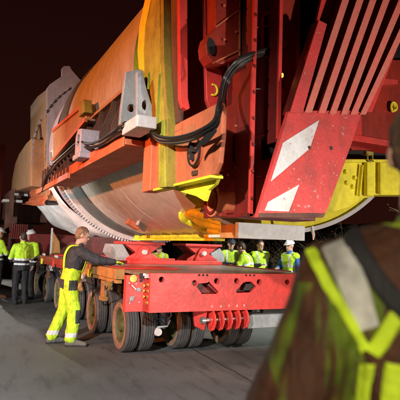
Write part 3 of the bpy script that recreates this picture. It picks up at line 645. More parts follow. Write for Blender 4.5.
# back plate behind ribs
q = MB(); q.prism(px([(300,112),(372,112),(440,-60),(335,-60),(318,15)], Y=AY+.115), (0,.03,0)); q.build('arm_back_plate', RED, fr)
ribs = [((290,112.5),(303,112.5),(327,24),(319,20)),
        ((305,112.5),(312,112.5),(369,-60),(362,-60)), ((318.5,113),(325.5,113),(384,-60),(377,-60)), ((329.5,114),(336,114),(398,-60),(391,-60)),
        ((341,114.5),(347.5,114.5),(412,-60),(405,-60)), ((350.5,114.5),(357,114.5),(431,-60),(424,-60)), ((360,114.5),(366,114.5),(448,-60),(441,-60))]
PINK = paint('lit_edge_pink', (.74,.15,.11), dirt=(.45,.22,.15), rough=.5, amount=.6, chips=(.55,.45,.18), chipamt=.66, scale=4)  # pink is the lit tone of the rib front edges, painted in
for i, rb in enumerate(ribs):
    q = MB(); q.prism(A(rb, -.004), (0,.11,0)); rbo = q.build('rib', REDD, fr)  # dark red body paints the shade between ribs
    q = MB(); q.prism(A(rb, -.012), (0,.0075,0)); q.build('rib_lit_edge', REDW if i == 0 else PINK, rbo, bevel=.002)
# cross beams behind the top
for (a_, b_) in (((345,8),(372,-8)), ((372,12),(398,-6)), ((385,20),(420,2))):
    q = MB(); q.bar(P(*a_, Y=AY+.20), P(*b_, Y=AY+.20), .04, .035, up=(0,1,0)); q.build('diagonal_brace', RED, fr)
q = MB(); q.prism([P(371,86,Y=3.9), P(373,77,Y=3.9), P(398,80,Y=3.9), P(398,84,Y=3.9)], (0,.35,0)); q.build('bracket_plate', RED, fr, bevel=.004)
q = MB(); q.prism(px([(335,60),(470,60),(470,150),(335,150)], Y=4.2), (0,.05,0)); q.build('side_panel', RED2, fr)
q = MB(); q.prism(px([(335,108),(362,108),(362,142),(335,142)], Y=4.1), (0,.06,0)); q.build('side_panel', RED, fr, bevel=.005)
a_, b_ = P(350,143,Y=3.95), P(420,153,Y=3.95)
q = MB(); q.box((a_.x-.4, 3.95, b_.z+.02), (b_.x+.3, 4.3, b_.z+.09)); q.build('flange_rail', RED, fr, bevel=.006)
q = MB(); q.lathe([(-.02,.06),(-.02,.035),(.03,.03),(.03,0)], P(393,107,Y=4.18), 'Y', 16); q.tube(ell(P(393,107,Y=4.15), (.03,0,0), (0,0,.055), 16), .012, 6); q.build('yellow_eye', YEL, fr, smooth=True)
# yellow housing right of the arm
q = MB(); q.prism(px([(320,158),(440,160),(440,195),(373,195),(373,197),(362,198.5),(350,207),(320,216)], Y=4.02), (0,.25,0)); yh = q.build('yellow_housing', YEL, fr, bevel=.01)
q = MB(); a_ = P(340,161,Y=3.98); b_ = P(390,161,Y=3.98); q.bar(a_, b_, .05, .03); q.build('housing_lip', YEL, yh, bevel=.004)
q = MB(); q.bar(P(369,160,Y=3.98), P(369,196,Y=3.98), .10, .05, up=(0,1,0)); q.bar(P(380,162,Y=3.98), P(380,194,Y=3.98), .03, .04, up=(0,1,0)); q.bar(P(362,165,Y=3.98), P(359,196,Y=3.98), .02, .04, up=(0,1,0)); q.build('housing_rib', YEL, yh, bevel=.006)
for (x, y) in ((346,183),(354,178),(352,187),(345,172)):
    q = MB(); q.lathe([(-.025,0),(-.03,.018),(0,.03)], P(x, y, Y=4.02), 'Y', 12); q.build('housing_bolt', YEL, yh, smooth=True)
hk = P(370,157,Y=3.93)
q = MB(); q.tube([hk+Vector((-.035,0,.03)), hk+Vector((-.035,0,-.02)), hk+Vector((-.02,0,-.045)), hk+Vector((.0,0,-.05)), hk+Vector((.02,0,-.045)), hk+Vector((.035,0,-.02)), hk+Vector((.035,0,.03))], .009, 8); q.box(hk+Vector((-.05,0,.02)), hk+Vector((.05,.05,.06))); q.build('shackle', OLIVE, fr, smooth=True)
# white beam beneath
a_, b_ = P(238,238,Y=4.25), P(305,226,Y=4.25)
q = MB(); q.box((a_.x, 4.25, a_.z), (b_.x, 4.31, b_.z)); wb = q.build('white_support_plate', paint('white_plate_paint', (.82,.80,.78), dirt=(.5,.42,.36), amount=.4), fr, bevel=.004)
q = MB(); q.box((a_.x-.002, 4.313, a_.z), (a_.x+.05, 4.62, b_.z-.02)); q.build('support_side', WOOD_TINT, fr, bevel=.004)  # brown colour stands in for the shaded side of the white beam
q = MB(); q.box((a_.x+.06, 4.313, a_.z+.01), (b_.x, 5.0, a_.z+.04)); q.build('support_top', GREYL, fr)
hk = P(312,226,Y=4.3); q = MB(); q.tube([hk, hk+Vector((.01,0,-.05)), hk+Vector((.025,0,-.10)), hk+Vector((.02,0,-.15))], [.018,.018,.014,.006], 8); q.build('hook', CLOTHW, fr, smooth=True)
# warm work lamp glowing in the frame
EM = bpy.data.materials.new('lamp_glow'); EM.use_nodes = True; b_ = EM.node_tree.nodes['Principled BSDF']; b_.inputs['Emission Color'].default_value = (1,.33,.05,1); b_.inputs['Emission Strength'].default_value = 5
lp = P(279.5, 76, Y=Yw-.05)
tl = thing('marker_lamp', 'small glowing orange lamp in the dark red channel', 'lamp', lp)
q = MB(); q.box(lp+Vector((-.03,-.03,-.015)), lp+Vector((.025,0,.022))); q.build('lens', EM, tl, bevel=.008)
q = MB(); q.box(lp+Vector((-.04,0.001,-.03)), lp+Vector((.04,.046,.03))); q.build('housing', DARK, tl)

# ------------------------------------------------------------------ cables
frontpts = [(272,50,3.58),(262,53,3.5),(250,57,3.36),(240,63,3.34),(231,72,3.4),(225,84,3.45),(222,98,3.3)]
sidepts = [(219,110),(216,122),(207,130),(190,137),(172,141),(158,139),(150,132),(140,127),(132,124)]
sidepts2 = [(122,129),(110,138),(98,146),(88,148),(78,148),(66,157),(55,167),(47,180),(42,192)]
for i in range(5):
    j = random.Random(i); o1 = (i-2)*1.7
    pts = [P(x+o1*.6, y+o1*.7+j.uniform(-.6,.6), Y=yv+.02*i) for x, y, yv in frontpts]+[P(x+o1*.3, y+o1*.9+j.uniform(-1,1), X=1.56+.012*i) for x, y in sidepts]
    if i < 3: pts += [P(x, y+o1*1.6+j.uniform(-1.2,1.2), X=1.36+.02*i) for x, y in sidepts2]
    q = MB(); q.tube(smoothpath(pts, 6), (.014,.009,.016,.008,.012)[i], 7)
    tagp(q.build('cable', CABLE if i % 2 == 0 else CABLEG, None, smooth=True), ('topmost strand of the cable bundle, thick black, draped along the vessel side', 'second cable from the top of the bundle, thin and grey', 'middle black cable of the bundle looping down the red frame', 'lower grey cable ending at the grey lifting bracket', 'lowest black cable of the bundle, ending at the grey lifting bracket')[i], 'cable', 'cables draped along the load')
for i in range(3):
    pts = [P(x, y+i*1.5, X=1.6) for x, y in ((217,118),(208,133),(200,142),(196,150),(200,143),(208,138),(216,128))]
    q = MB(); q.tube(smoothpath(pts, 5), .007, 6)
    tagp(q.build('hose', CABLE, None, smooth=True), ('uppermost','middle','lowest')[i]+' of three thin black hoses looped over the orange box', 'hose', 'short hoses over the orange box')

# ------------------------------------------------------------------ far end machine
fm = thing('far_carriage', 'dark red carrying frame at the distant far end of the load', 'carriage', (3.2, 18, 1.2))
q = MB(); q.box((.9, 19.0, 1.6), (1.25, 21.5, 5.2)); q.build('frame_post', RED, fm, bevel=.02)
q = MB(); q.box((1.0, 17.0, 2.2), (1.35, 18.9, 4.6)); q.build('frame_post', RED2, fm, bevel=.02)
for i in range(5):
    q = MB(); q.bar((.93, 17.4+i*.9, 2.3), (.93, 17.0+i*.9, 5.0), .10, .10, up=(1,0,0)); q.build('lattice_bar', RED, fm)
q = MB(); q.prism(px([(31,138),(26,143),(20,152),(15,164),(12,180),(11,192),(31,186)], X=1.5), (1.6,0,0)); q.build('arched_housing', TAN, fm, bevel=.03)
for i in range(9):
    q = MB(); q.bar((1.42, 14.5+i*.36, 2.2), (1.42, 14.5+i*.36, 2.95), .08, .08, up=(0,1,0)); q.build('housing_slat', BROWN, fm)
q = MB(); q.box((1.5, 15.9, 2.1), (2.6, 19.5, 2.25)); q.box((1.6, 15.9, 2.25), (2.6, 19.4, 2.88), 0); q.build('housing_base', BROWN, fm)
q = MB(); q.box((1.85, 14.0, 1.2), (4.8, 19.5, 1.75)); q.build('carriage_body', REDD, fm, bevel=.02)
def jack(xx, yy, h, lab):
    t = thing('jack_column', lab, 'jack', (xx, yy, 1.2), 'brown jacking columns by the far carriage')
    q = MB(); q.box((xx-.16, yy-.16, 1.75), (xx+.16, yy+.16, h-.08)); q.build('column', BROWN, t, bevel=.01)
    q = MB(); q.box((xx-.26, yy-.26, h-.078), (xx+.26, yy+.26, h)); q.build('cap', GREYL, t, bevel=.015)
    q = MB(); q.box((xx-.3, yy-.3, 1.62), (xx+.3, yy+.3, 1.745)); q.build('foot', BROWN, t, bevel=.01)
jk1 = P(11, 215, Y=15.2); jk2 = P(21, 205, Y=15.0)
jack(jk1.x, 15.2, P(11, 200, Y=15.2).z, 'brown column with white cap above the group of workers at left')
jack(jk2.x, 15.9, P(21, 194, Y=15.9).z, 'second, taller brown column with pale cap, beside the white tarpaulin')
cbm = thing('ribbed_block', 'brown block with upright fins above the helmets of the left workers', 'block', P(18, 232, Y=14.6))
for i in range(8):
    a_ = P(11+i*2.1, 230, Y=14.6); q = MB(); q.box((a_.x, 14.5, 1.62), (a_.x+.035, 14.8, 2.0)); q.build('fin', REDD, cbm)
q = MB(); a_ = P(10,232,Y=14.6); q.box((a_.x, 14.81, 1.6), (a_.x+.62, 15.0, 2.02)); q.build('back', BROWN, cbm)
pst = P(57, 232, Y=13.2); t = thing('timber_prop', 'orange-brown tapered prop standing on the deck behind the leaning worker', 'prop', (pst.x, 13.2, DZ))
q = MB(); q.prism([(pst.x-.1, 13.2, DZ+.012), (pst.x+.12, 13.2, DZ+.012), (pst.x+.08, 13.2, 1.55), (pst.x-.1, 13.2, 1.82)], (0,.2,0)); q.build('wedge', WOOD_TINT, t, bevel=.006)
q = MB(); q.box((pst.x-.135, 13.2, DZ+.012), (pst.x-.103, 13.3, 1.9)); q.build('white_strip', GREYL, t)

# ------------------------------------------------------------------ people
def cap(s, p, q, r0, r1, n=12):
    p, q = Vector(p), Vector(q); d = q-p; L_ = d.length
    if L_ < 1e-5: d = Vector((0,0,1)); L_ = 1e-5
    d = d.normalized(); pts = []; rs = []
    for k in range(1, 5): a = math.pi/2*k/5; pts.append(p-d*r0*math.cos(a)); rs.append(r0*math.sin(a))
    pts.append(p); rs.append(r0); pts.append(q); rs.append(r1)
    for k in range(4, 0, -1): a = math.pi/2*k/5; pts.append(q+d*r1*math.cos(a)); rs.append(r1*math.sin(a))
    s.tube(pts, rs, n)
def ellip(s, c, ax, ay, az, n=14, m=9, cut=-1):
    c, ax, ay, az = map(Vector, (c, ax, ay, az)); vs = []; fs = []
    for j in range(m+1):
        ph = -math.pi/2+math.pi*j/m; zz = max(cut, math.sin(ph))
        for i in range(n):
            th = 2*math.pi*i/n; vs.append(c+ax*math.cos(ph)*math.cos(th)+ay*math.cos(ph)*math.sin(th)+az*zz)
    for j in range(m):
        for i in range(n): k = (i+1) % n; fs.append((j*n+i, j*n+k, (j+1)*n+k, (j+1)*n+i))
    fs.append(tuple(reversed(range(n)))); fs.append(tuple(range(m*n, m*n+n))); s.add(vs, fs)
def loft(s, rings, n=20):   # rings: (centre, ax, ay)
    vs = []; fs = []
    for c, ax, ay in rings:
        for i in range(n):
            th = 2*math.pi*i/n; vs.append(c+ax*math.cos(th)+ay*math.sin(th))
    for j in range(len(rings)-1):
        for i in range(n): k = (i+1) % n; fs.append((j*n+i, j*n+k, (j+1)*n+k, (j+1)*n+i))
    fs.append(tuple(reversed(range(n)))); fs.append(tuple(range((len(rings)-1)*n, len(rings)*n))); s.add(vs, fs)

def remeshed(s, name, mats, parent, vox, wrinkle=0, wscale=7, frame=None, smooth_it=2, seed=0):
    """voxel-union of everything in s as one continuous mesh; frame gives band coordinates"""
    org = wloc(parent); me = bpy.data.meshes.new(name); me.from_pydata([v-org for v in s.v], [], s.f)
    bm = bmesh.new(); bm.from_mesh(me); bmesh.ops.recalc_face_normals(bm, faces=bm.faces); bm.to_mesh(me); bm.free()
    o = bpy.data.objects.new('tmp', me); C.objects.link(o)
    md = o.modifiers.new('r', 'REMESH'); md.mode = 'VOXEL'; md.voxel_size = vox
    sm = o.modifiers.new('s', 'SMOOTH'); sm.iterations = smooth_it; sm.factor = .5
    dg = bpy.context.evaluated_depsgraph_get(); dg.update()
    m2 = bpy.data.meshes.new_from_object(o.evaluated_get(dg)); bpy.data.objects.remove(o)
    m2.name = name
    for mm in (mats if isinstance(mats, (list, tuple)) else [mats]): m2.materials.append(mm)
    if wrinkle:
        for v in m2.vertices:
            c_ = v.co+org; q_ = Vector((c_.x*wscale, c_.y*wscale, c_.z*wscale*.55+seed))
            w_ = noise.noise(q_)+.5*noise.noise(q_*2.3)+.6*(abs(noise.noise(q_*1.3+Vector((5,5,5))))*-2+.3)
            v.co = v.co+v.normal*wrinkle*w_
    if frame:
        o_, ez, ex = frame; at = m2.attributes.new('bandh', 'FLOAT', 'POINT'); a2 = m2.attributes.new('bandx', 'FLOAT', 'POINT'); a3 = m2.attributes.new('bandy', 'FLOAT', 'POINT')
        ey = ez.cross(ex)
        for i, v in enumerate(m2.vertices):
            d_ = v.co+org-o_; at.data[i].value = d_.dot(ez); a2.data[i].value = d_.dot(ex); a3.data[i].value = d_.dot(ey)
    m2.shade_smooth()
    ob = bpy.data.objects.new(name, m2); C.objects.link(ob); ob.parent = parent
    return ob

def garment(name, base, zones=(), rough=.8, dirt=.25):
    """zones: (axis, lo, hi, colour) axis in h, x(abs), s(signed x)"""
    m = bpy.data.materials.new(name); m.use_nodes = True; t = m.node_tree; L = t.links.new; b = t.nodes['Principled BSDF']
    g_ = N(t, 'ShaderNodeNewGeometry'); nz = N(t, 'ShaderNodeTexNoise', Scale=14., Detail=6.0); L(g_.outputs['Position'], nz.inputs['Vector'])
    col = N(t, 'ShaderNodeRGB'); col.outputs[0].default_value = (*base, 1); out = col.outputs[0]
    A_ = {k: N(t, 'ShaderNodeAttribute', attribute_name='band'+k) for k in 'hxy'}
    ab = N(t, 'ShaderNodeMath', operation='ABSOLUTE'); L(A_['x'].outputs['Fac'], ab.inputs[0])
    src = {'h': A_['h'].outputs['Fac'], 'x': ab.outputs[0], 's': A_['x'].outputs['Fac'], 'y': A_['y'].outputs['Fac']}
    # diagonal coordinate: h + |x|
    dd = N(t, 'ShaderNodeMath', operation='ADD'); L(A_['h'].outputs['Fac'], dd.inputs[0]); L(ab.outputs[0], dd.inputs[1]); src['d'] = dd.outputs[0]
    de = N(t, 'ShaderNodeMath', operation='SUBTRACT'); L(A_['h'].outputs['Fac'], de.inputs[0]); L(A_['x'].outputs['Fac'], de.inputs[1]); src['e'] = de.outputs[0]
    mpn = N(t, 'ShaderNodeMapping'); mpn.inputs['Scale'].default_value = (24, 24, 4.0); mpn.inputs['Rotation'].default_value = (0, .35, 0); L(g_.outputs['Position'], mpn.inputs['Vector'])
    nn_ = N(t, 'ShaderNodeTexNoise', Scale=1.0, Detail=2.0); L(mpn.outputs[0], nn_.inputs['Vector']); src['n'] = nn_.outputs[0]
    for zn in zones:
        conds = zn[:-1] if isinstance(zn[0], tuple) else (zn[:3],); colr = zn[-1]; f = None
        soft = any(q[0] == 'n' for q in conds)
        for (ax, lo_, hi_) in conds:
            a1 = N(t, 'ShaderNodeMath', operation='GREATER_THAN'); L(src[ax], a1.inputs[0]); a1.inputs[1].default_value = lo_
            a2 = N(t, 'ShaderNodeMath', operation='LESS_THAN'); L(src[ax], a2.inputs[0]); a2.inputs[1].default_value = hi_
            mu = N(t, 'ShaderNodeMath', operation='MULTIPLY'); L(a1.outputs[0], mu.inputs[0]); L(a2.outputs[0], mu.inputs[1])
            if f is None: f = mu.outputs[0]
            else:
                m_2 = N(t, 'ShaderNodeMath', operation='MULTIPLY'); L(f, m_2.inputs[0]); L(mu.outputs[0], m_2.inputs[1]); f = m_2.outputs[0]
        if soft:
            sr = N(t, 'ShaderNodeMapRange'); sr.inputs['From Min'].default_value = .47; sr.inputs['From Max'].default_value = .60; L(nn_.outputs[0], sr.inputs[0])
            ms = N(t, 'ShaderNodeMath', operation='MULTIPLY'); L(f, ms.inputs[0]); L(sr.outputs[0], ms.inputs[1]); f = ms.outputs[0]
        mx = N(t, 'ShaderNodeMix', data_type='RGBA'); L(f, mx.inputs[0]); L(out, mx.inputs[6]); mx.inputs[7].default_value = (*colr, 1); out = mx.outputs[2]
    hs = N(t, 'ShaderNodeHueSaturation'); r4 = N(t, 'ShaderNodeMapRange'); r4.inputs['From Min'].default_value = .3; r4.inputs['From Max'].default_value = .7; r4.inputs['To Min'].default_value = 1-dirt; r4.inputs['To Max'].default_value = 1+dirt*.5
    L(nz.outputs[0], r4.inputs[0]); L(r4.outputs[0], hs.inputs['Value']); L(out, hs.inputs['Color']); L(hs.outputs[0], b.inputs['Base Color'])
    b.inputs['Roughness'].default_value = rough
    wv = N(t, 'ShaderNodeTexNoise', Scale=45., Detail=3.0); L(g_.outputs['Position'], wv.inputs['Vector'])
    bp = N(t, 'ShaderNodeBump', Strength=.25, Distance=.006); L(wv.outputs[0], bp.inputs['Height'])
    mf = N(t, 'ShaderNodeMapping'); mf.inputs['Scale'].default_value = (13, 13, 6); mf.inputs['Rotation'].default_value = (.4, .5, 0); L(g_.outputs['Position'], mf.inputs['Vector'])
    wf = N(t, 'ShaderNodeTexNoise', Scale=1.0, Detail=3.0, Roughness=.5, Distortion=1.2); L(mf.outputs[0], wf.inputs['Vector'])
    b2 = N(t, 'ShaderNodeBump', Strength=.75, Distance=.035); L(wf.outputs[0], b2.inputs['Height']); L(bp.outputs[0], b2.inputs['Normal']); L(b2.outputs[0], b.inputs['Normal'])
    return m
HV = (.52,.80,.03); SIL = (.72,.74,.74); DKG = (.035,.040,.048)
SKIN = paint('skin', (.58,.33,.24), dirt=(.45,.20,.14), rough=.5, amount=.5, scale=20, streak=False, bump=.05)
M_VEST = garment('hi_vis_vest', HV, [('h',.10,.15,SIL), ('h',.22,.27,SIL), (('h',.27,.60),('x',.09,.13),SIL)])
M_VEST2 = garment('hi_vis_jacket', HV, [('h',-.2,.095,(.02,.02,.025)), ('h',.02,.065,SIL), ('h',.13,.18,SIL), (('h',.095,.13),(.03,.03,.035)) if False else ('h',.095,.13,(.03,.03,.035))])
M_DARKJ = garment('dark_grey_jacket', DKG)
M_BLUEJ = garment('blue_jacket', (.03,.13,.42))
M_BLACK = garment('black_trousers', (.012,.011,.013))
M_BIB = garment('hi_vis_trousers', HV, [('h',-.82,-.755,SIL), (('h',-.13,.02),('s',.05,.30),('y',-.03,.10),(.05,.055,.06)), (('h',-.11,.03),('s',-.30,.30),('y',-.3,-.10),(.05,.055,.06)), (('h',-.62,-.42),('s',.0,.30),('y',.09,.3),(.05,.055,.06))])
M_BROWNB = paint('brown_boots', (.16,.07,.03), rough=.6, streak=False)
M_SHOE = garment('work_shoes', (.13,.13,.11), [('h',-1,-.93,(.03,.03,.03)), ('s',.0,.05,HV)])
M_HAIR = garment('dark_hair', (.05,.028,.016), rough=.6, dirt=.5)
M_HAIRG = garment('greying_brown_hair', (.24,.15,.09), rough=.6, dirt=.5)
M_GLOVE = garment('green_gloves', (.42,.68,.05))
M_HELM = plain('white_helmet', (.75,.75,.74), .3)
M_EYE = plain('eye', (.02,.02,.02), .2)
M_HVBRAID = plain('braid', HV, .7)

def person(label, loc, yaw, h=1.78, pose=None, wear=(), vox=.012, group=None, face=(0,1,0), seed=0, fingers=True, legs=True, bulk=0, hsc=1.06):
    S = h/1.78; SH = S*hsc
    J = dict(pel=(0,0,.95), wai=(0,0,1.10), che=(0,.0,1.30), nek=(0,-.015,1.48), hed=(0,.015,1.655),
             sL=(-.185,-.01,1.415), eL=(-.25,-.02,1.14), wL=(-.24,.06,.90), sR=(.185,-.01,1.415), eR=(.25,-.02,1.14), wR=(.24,.06,.90),
             hL=(-.095,0,.92), kL=(-.11,.03,.50), aL=(-.12,-.02,.095), tL=(-.15,.14,.035), hR=(.095,0,.92), kR=(.11,.03,.50), aR=(.12,-.02,.095), tR=(.15,.14,.035))
    J.update(pose or {})
    rz = Matrix.Rotation(yaw, 4, 'Z'); T = lambda p: rz @ (Vector(p)*S)+Vector(loc)
    J = {k: T(v) for k, v in J.items()}
    fw = (rz.to_3x3() @ Vector(face)).normalized()
    ex = (J['sR']-J['sL']).normalized(); ez = (J['nek']-J['pel']).normalized(); ex = (ex-ez*ex.dot(ez)).normalized(); ey = ez.cross(ex)
    hx = (J['hR']-J['hL']).normalized(); hy = Vector((0,0,1)).cross(hx).normalized()
    t = thing('person', label, 'person', Vector(loc), group)
    def fr_(k): return k*S
    def torso(s, e, lo=0):
        rings = []
        for (tt, a, b) in ((-.06,.10,.08), (.0,.150,.105), (.18,.148,.102), (.35,.135,.095), (.55,.155,.11), (.75,.172,.118), (.88,.168,.105), (.96,.12,.08), (1.02,.065,.06)):
            if tt < lo: continue
            c_ = J['pel'].lerp(J['nek'], tt)
            rings.append((c_, (hx.lerp(ex, max(0, min(1, tt*1.5)))).normalized()*(a+e)*S, ey*(b+e)*S))
        loft(s, rings)
    # body, one continuous mesh
    s = MB(); torso(s, 0)
    hd = J['hed']; up_h = (hd-J['nek']).normalized(); rt = fw.cross(up_h).normalized(); fw2 = up_h.cross(rt).normalized()
    cap(s, J['nek']-up_h*.03*S, hd-up_h*.05*S-fw2*.01*S, .062*S, .058*S)
    ellip(s, hd+up_h*.025*SH-fw2*.012*SH, rt*.076*SH, fw2*.096*SH, up_h*.098*SH)
    ellip(s, hd-up_h*.045*SH+fw2*.022*SH, rt*.058*SH, fw2*.070*SH, up_h*.068*SH)
    cap(s, hd-up_h*.085*SH+fw2*.065*SH, hd-up_h*.085*SH+fw2*.07*SH, .024*SH, .024*SH)
    cap(s, hd+up_h*.02*SH+fw2*.082*SH, hd-up_h*.018*SH+fw2*.096*SH, .009*SH, .0125*SH)
    cap(s, hd-up_h*.052*SH+fw2*.08*SH-rt*.02*SH, hd-up_h*.052*SH+fw2*.08*SH+rt*.02*SH, .011*SH, .011*SH)
    cap(s, hd+up_h*.035*SH+fw2*.078*SH-rt*.035*SH, hd+up_h*.035*SH+fw2*.078*SH+rt*.035*SH, .012*SH, .012*SH)
    for sg in (-1, 1): ellip(s, hd+rt*sg*.077*SH-fw2*.012*SH, rt*.010*SH, fw2*.020*SH, up_h*.032*SH)
    for a_, b_, r0, r1 in (('sL','eL',.052,.042), ('eL','wL',.042,.028), ('sR','eR',.052,.042), ('eR','wR',.042,.028), ('hL','kL',.085,.058), ('kL','aL',.058,.04), ('hR','kR',.085,.058), ('kR','aR',.058,.04), ('aL','tL',.040,.035), ('aR','tR',.040,.035)):
        cap(s, J[a_], J[b_], r0*S, r1*S)
    gls = {}
    for sd in 'LR':
        gl = gls[sd] = MB()
        wv = (J['w'+sd]-J['e'+sd]).normalized(); sg = -1 if sd == 'L' else 1
        side_ = wv.cross(Vector((0,0,1)));
        if side_.length < .5: side_ = ex
        side_.normalize(); nrm_ = side_.cross(wv).normalized()
        if abs(wv.z) > .7: side_, nrm_ = ey, ex*sg    # arm hangs: palm to thigh
        pc_ = J['w'+sd]+wv*.055*S
        for tgt, e in ((s, 0), (gl, .004)):
            ellip(tgt, pc_, wv*(.055+e)*S, side_*(.042+e)*S, nrm_*(.018+e)*S, 12, 8)
            if fingers:
                for fi, ln in enumerate((.070,.078,.073,.058)):
                    b0 = pc_+wv*.040*S+side_*(-.030+.020*fi)*S; b1 = b0+wv*ln*.5*S-nrm_*.006*S; b2 = b1+(wv*.75-nrm_*.66)*ln*.5*S
                    cap(tgt, b0, b1, (.0095+e)*S, (.009+e)*S, 8); cap(tgt, b1, b2, (.009+e)*S, (.0075+e)*S, 8)
                b0 = pc_-wv*.02*S-side_*.034*S; b1 = b0-side_*.022*S+wv*.03*S-nrm_*.01*S; b2 = b1+wv*.028*S-nrm_*.008*S
                cap(tgt, b0, b1, (.012+e)*S, (.010+e)*S, 8); cap(tgt, b1, b2, (.010+e)*S, (.0085+e)*S, 8)
    body = remeshed(s, 'body', SKIN, t, .009 if vox < .012 else .0115, smooth_it=2)
    for sg in (-1, 1):
        e_ = MB(); ellip(e_, hd+up_h*.018*SH+fw2*.0825*SH+rt*sg*.031*SH, rt*.012*SH, fw2*.008*SH, up_h*.008*SH, 10, 6); e_.build('eye', M_EYE, t, smooth=True)
    fz = (J['pel'], ez, ex)
    for wname, mt in wear:
        s = MB()
        if wname in ('trousers', 'bib_trousers'):
            for sd in 'LR':
                kb = .012 if wname == 'bib_trousers' else 0; cap(s, J['h'+sd], J['k'+sd], (.105+kb)*S, (.086+kb)*S); cap(s, J['k'+sd], J['a'+sd]+Vector((0,0,.03)), (.084+kb)*S, (.076+kb)*S)
            loft(s, [(J['pel']+Vector((0,0,-.10))*S, hx*.165*S, hy*.12*S), (J['pel'], hx*.170*S, hy*.13*S), (J['pel'].lerp(J['wai'], .9), hx*.158*S, hy*.118*S)])
            if wname == 'bib_trousers':
                torso_r = [(J['pel'].lerp(J['nek'], tt), ex*(a+.036)*S, ey*(b+.036)*S) for tt, a, b in ((.0,.155,.11),(.2,.155,.108),(.40,.148,.105))]
                loft(s, torso_r)
            remeshed(s, wname, mt, t, vox, .017 if wname == 'bib_trousers' else .012, 8, (J['pel'], Vector((0,0,1)), hx), 3, seed)
        elif wname in ('jacket', 'hi_vis_coat'):
            torso(s, (.036 if wname == 'jacket' else .045)+bulk, lo=.3 if any(q == 'bib_trousers' for q, _ in wear) else .0)
            if wname == 'hi_vis_coat': loft(s, [(J['pel']-ez*.12*S, hx*.20*S, hy*.155*S), (J['pel'].lerp(J['nek'],.3), ex*.19*S, ey*.145*S)])
            for sd in 'LR':
                cap(s, J['nek'].lerp(J['s'+sd], .35)-ez*.03*S, J['s'+sd], .075*S, .078*S)
                cap(s, J['s'+sd], J['e'+sd], (.080+bulk*.7)*S, (.066+bulk)*S); cap(s, J['e'+sd], J['e'+sd].lerp(J['w'+sd], .95), (.064+bulk)*S, (.047+bulk*.4)*S)
            cap(s, J['nek']-ez*.02*S, J['nek']+up_h*.035*S, .074*S, .070*S)
            remeshed(s, wname, mt, t, vox, .019 if vox > .01 else .012, 7, fz, 3, seed+2)
        elif wname == 'vest':
            rings = []
            for (tt, a, b) in ((-.06,.19,.15), (.1,.19,.148), (.35,.178,.142), (.55,.192,.15), (.75,.208,.158), (.88,.205,.148), (.97,.14,.115), (1.0,.10,.09)):
                rings.append((J['pel'].lerp(J['nek'], tt), hx.lerp(ex, max(0, min(1, tt*1.5))).normalized()*(a+.022)*S, ey*(b+.02)*S))
            loft(s, rings)
            for sd in 'LR': cap(s, J['nek'].lerp(J['s'+sd], .3)-ez*.02*S, J['nek'].lerp(J['s'+sd], .92), .094*S, .100*S)
            remeshed(s, 'vest', mt, t, vox, .010, 7, fz, 2, seed+4)
        elif wname == 'gloves':
            for sd in 'LR': remeshed(gls[sd], 'glove', mt, t, min(vox, .009), 0, 7, None, 1)
        elif wname in ('boots', 'shoes'):
            for sd in 'LR':
                s = MB(); a_ = J['a'+sd]; o_ = J['t'+sd]; zf = loc[2]; dr = (o_-a_); dr.z = 0; dr.normalize()
                hl_ = Vector((a_.x, a_.y, zf+.045*S))-dr*.035*S; te = Vector((o_.x, o_.y, zf+.036*S))+dr*.05*S
                cap(s, hl_, te, .045*S, .038*S); cap(s, a_+Vector((0,0,.05)), hl_+Vector((0,0,.01)), .055*S, .05*S); cap(s, a_-Vector((0,0,.02)), te, .05*S, .036*S)
                sdv = dr.cross(Vector((0,0,1))); s.obox((hl_+te)/2+Vector((0,0,-.027*S)), dr*((te-hl_).length/2+.042*S), sdv*.042*S, Vector((0,0,.014*S)))
                remeshed(s, 'boot', mt, t, vox, 0, 7, (J['pel'], Vector((0,0,1)), hx), 1)
        elif wname == 'hair':
            ellip(s, hd+up_h*.034*SH-fw2*.020*SH, rt*.083*SH, fw2*.100*SH, up_h*.100*SH, cut=-.25)
            ellip(s, hd-up_h*.005*SH-fw2*.045*SH, rt*.074*SH, fw2*.068*SH, up_h*.075*SH)
            # keep the face clear
            s2 = [v for v in s.v]
            for i, v in enumerate(s2):
                d_ = v-hd; fx = d_.dot(fw2); ux = d_.dot(up_h)
                if fx > .03*SH and ux < .065*SH: s.v[i] = v-fw2*(fx-.03*SH)*.9
            remeshed(s, 'hair', mt, t, min(vox,.010), .006, 40, None, 1)
        elif wname == 'helmet':
            ellip(s, hd+up_h*.050*SH-fw2*.008*SH, rt*.100*SH, fw2*.125*SH, up_h*.095*SH, 24, 16, cut=0)
            loft(s, [(hd+up_h*.046*SH+fw2*.012*SH, rt*.104*SH, fw2*.150*SH), (hd+up_h*.056*SH+fw2*.012*SH, rt*.104*SH, fw2*.148*SH)], 24)
            cap(s, hd+up_h*.143*SH-fw2*.08*SH, hd+up_h*.143*SH+fw2*.07*SH, .012*SH, .010*SH)
            remeshed(s, 'helmet', mt, t, .006, 0, 7, None, 1)
        elif wname == 'straps':
            for sg in (-1, 1):
                pts = [J['pel'].lerp(J['nek'], .32)+ex*sg*.07*S-ey*.135*S, J['pel'].lerp(J['nek'], .7)+ex*sg*.085*S-ey*.165*S, J['pel'].lerp(J['nek'], .97)+ex*sg*.095*S-ey*.12*S,
                       J['pel'].lerp(J['nek'], 1.03)+ex*sg*.095*S, J['pel'].lerp(J['nek'], .9)+ex*sg*.09*S+ey*.14*S, J['pel'].lerp(J['nek'], .6)+ex*sg*.08*S+ey*.16*S, J['pel'].lerp(J['nek'], .3)+ex*sg*.08*S+ey*.14*S]
                pts = smoothpath(pts, 4); q_ = MB()
                for i in range(len(pts)-1): q_.bar(pts[i], pts[i+1]+(pts[i+1]-pts[i])*.1, .036*S, .010*S, up=((pts[i]+pts[i+1])/2-J['pel'].lerp(J['nek'], .6)))
                q_.build('strap', mt, t, smooth=True)
    return t, J

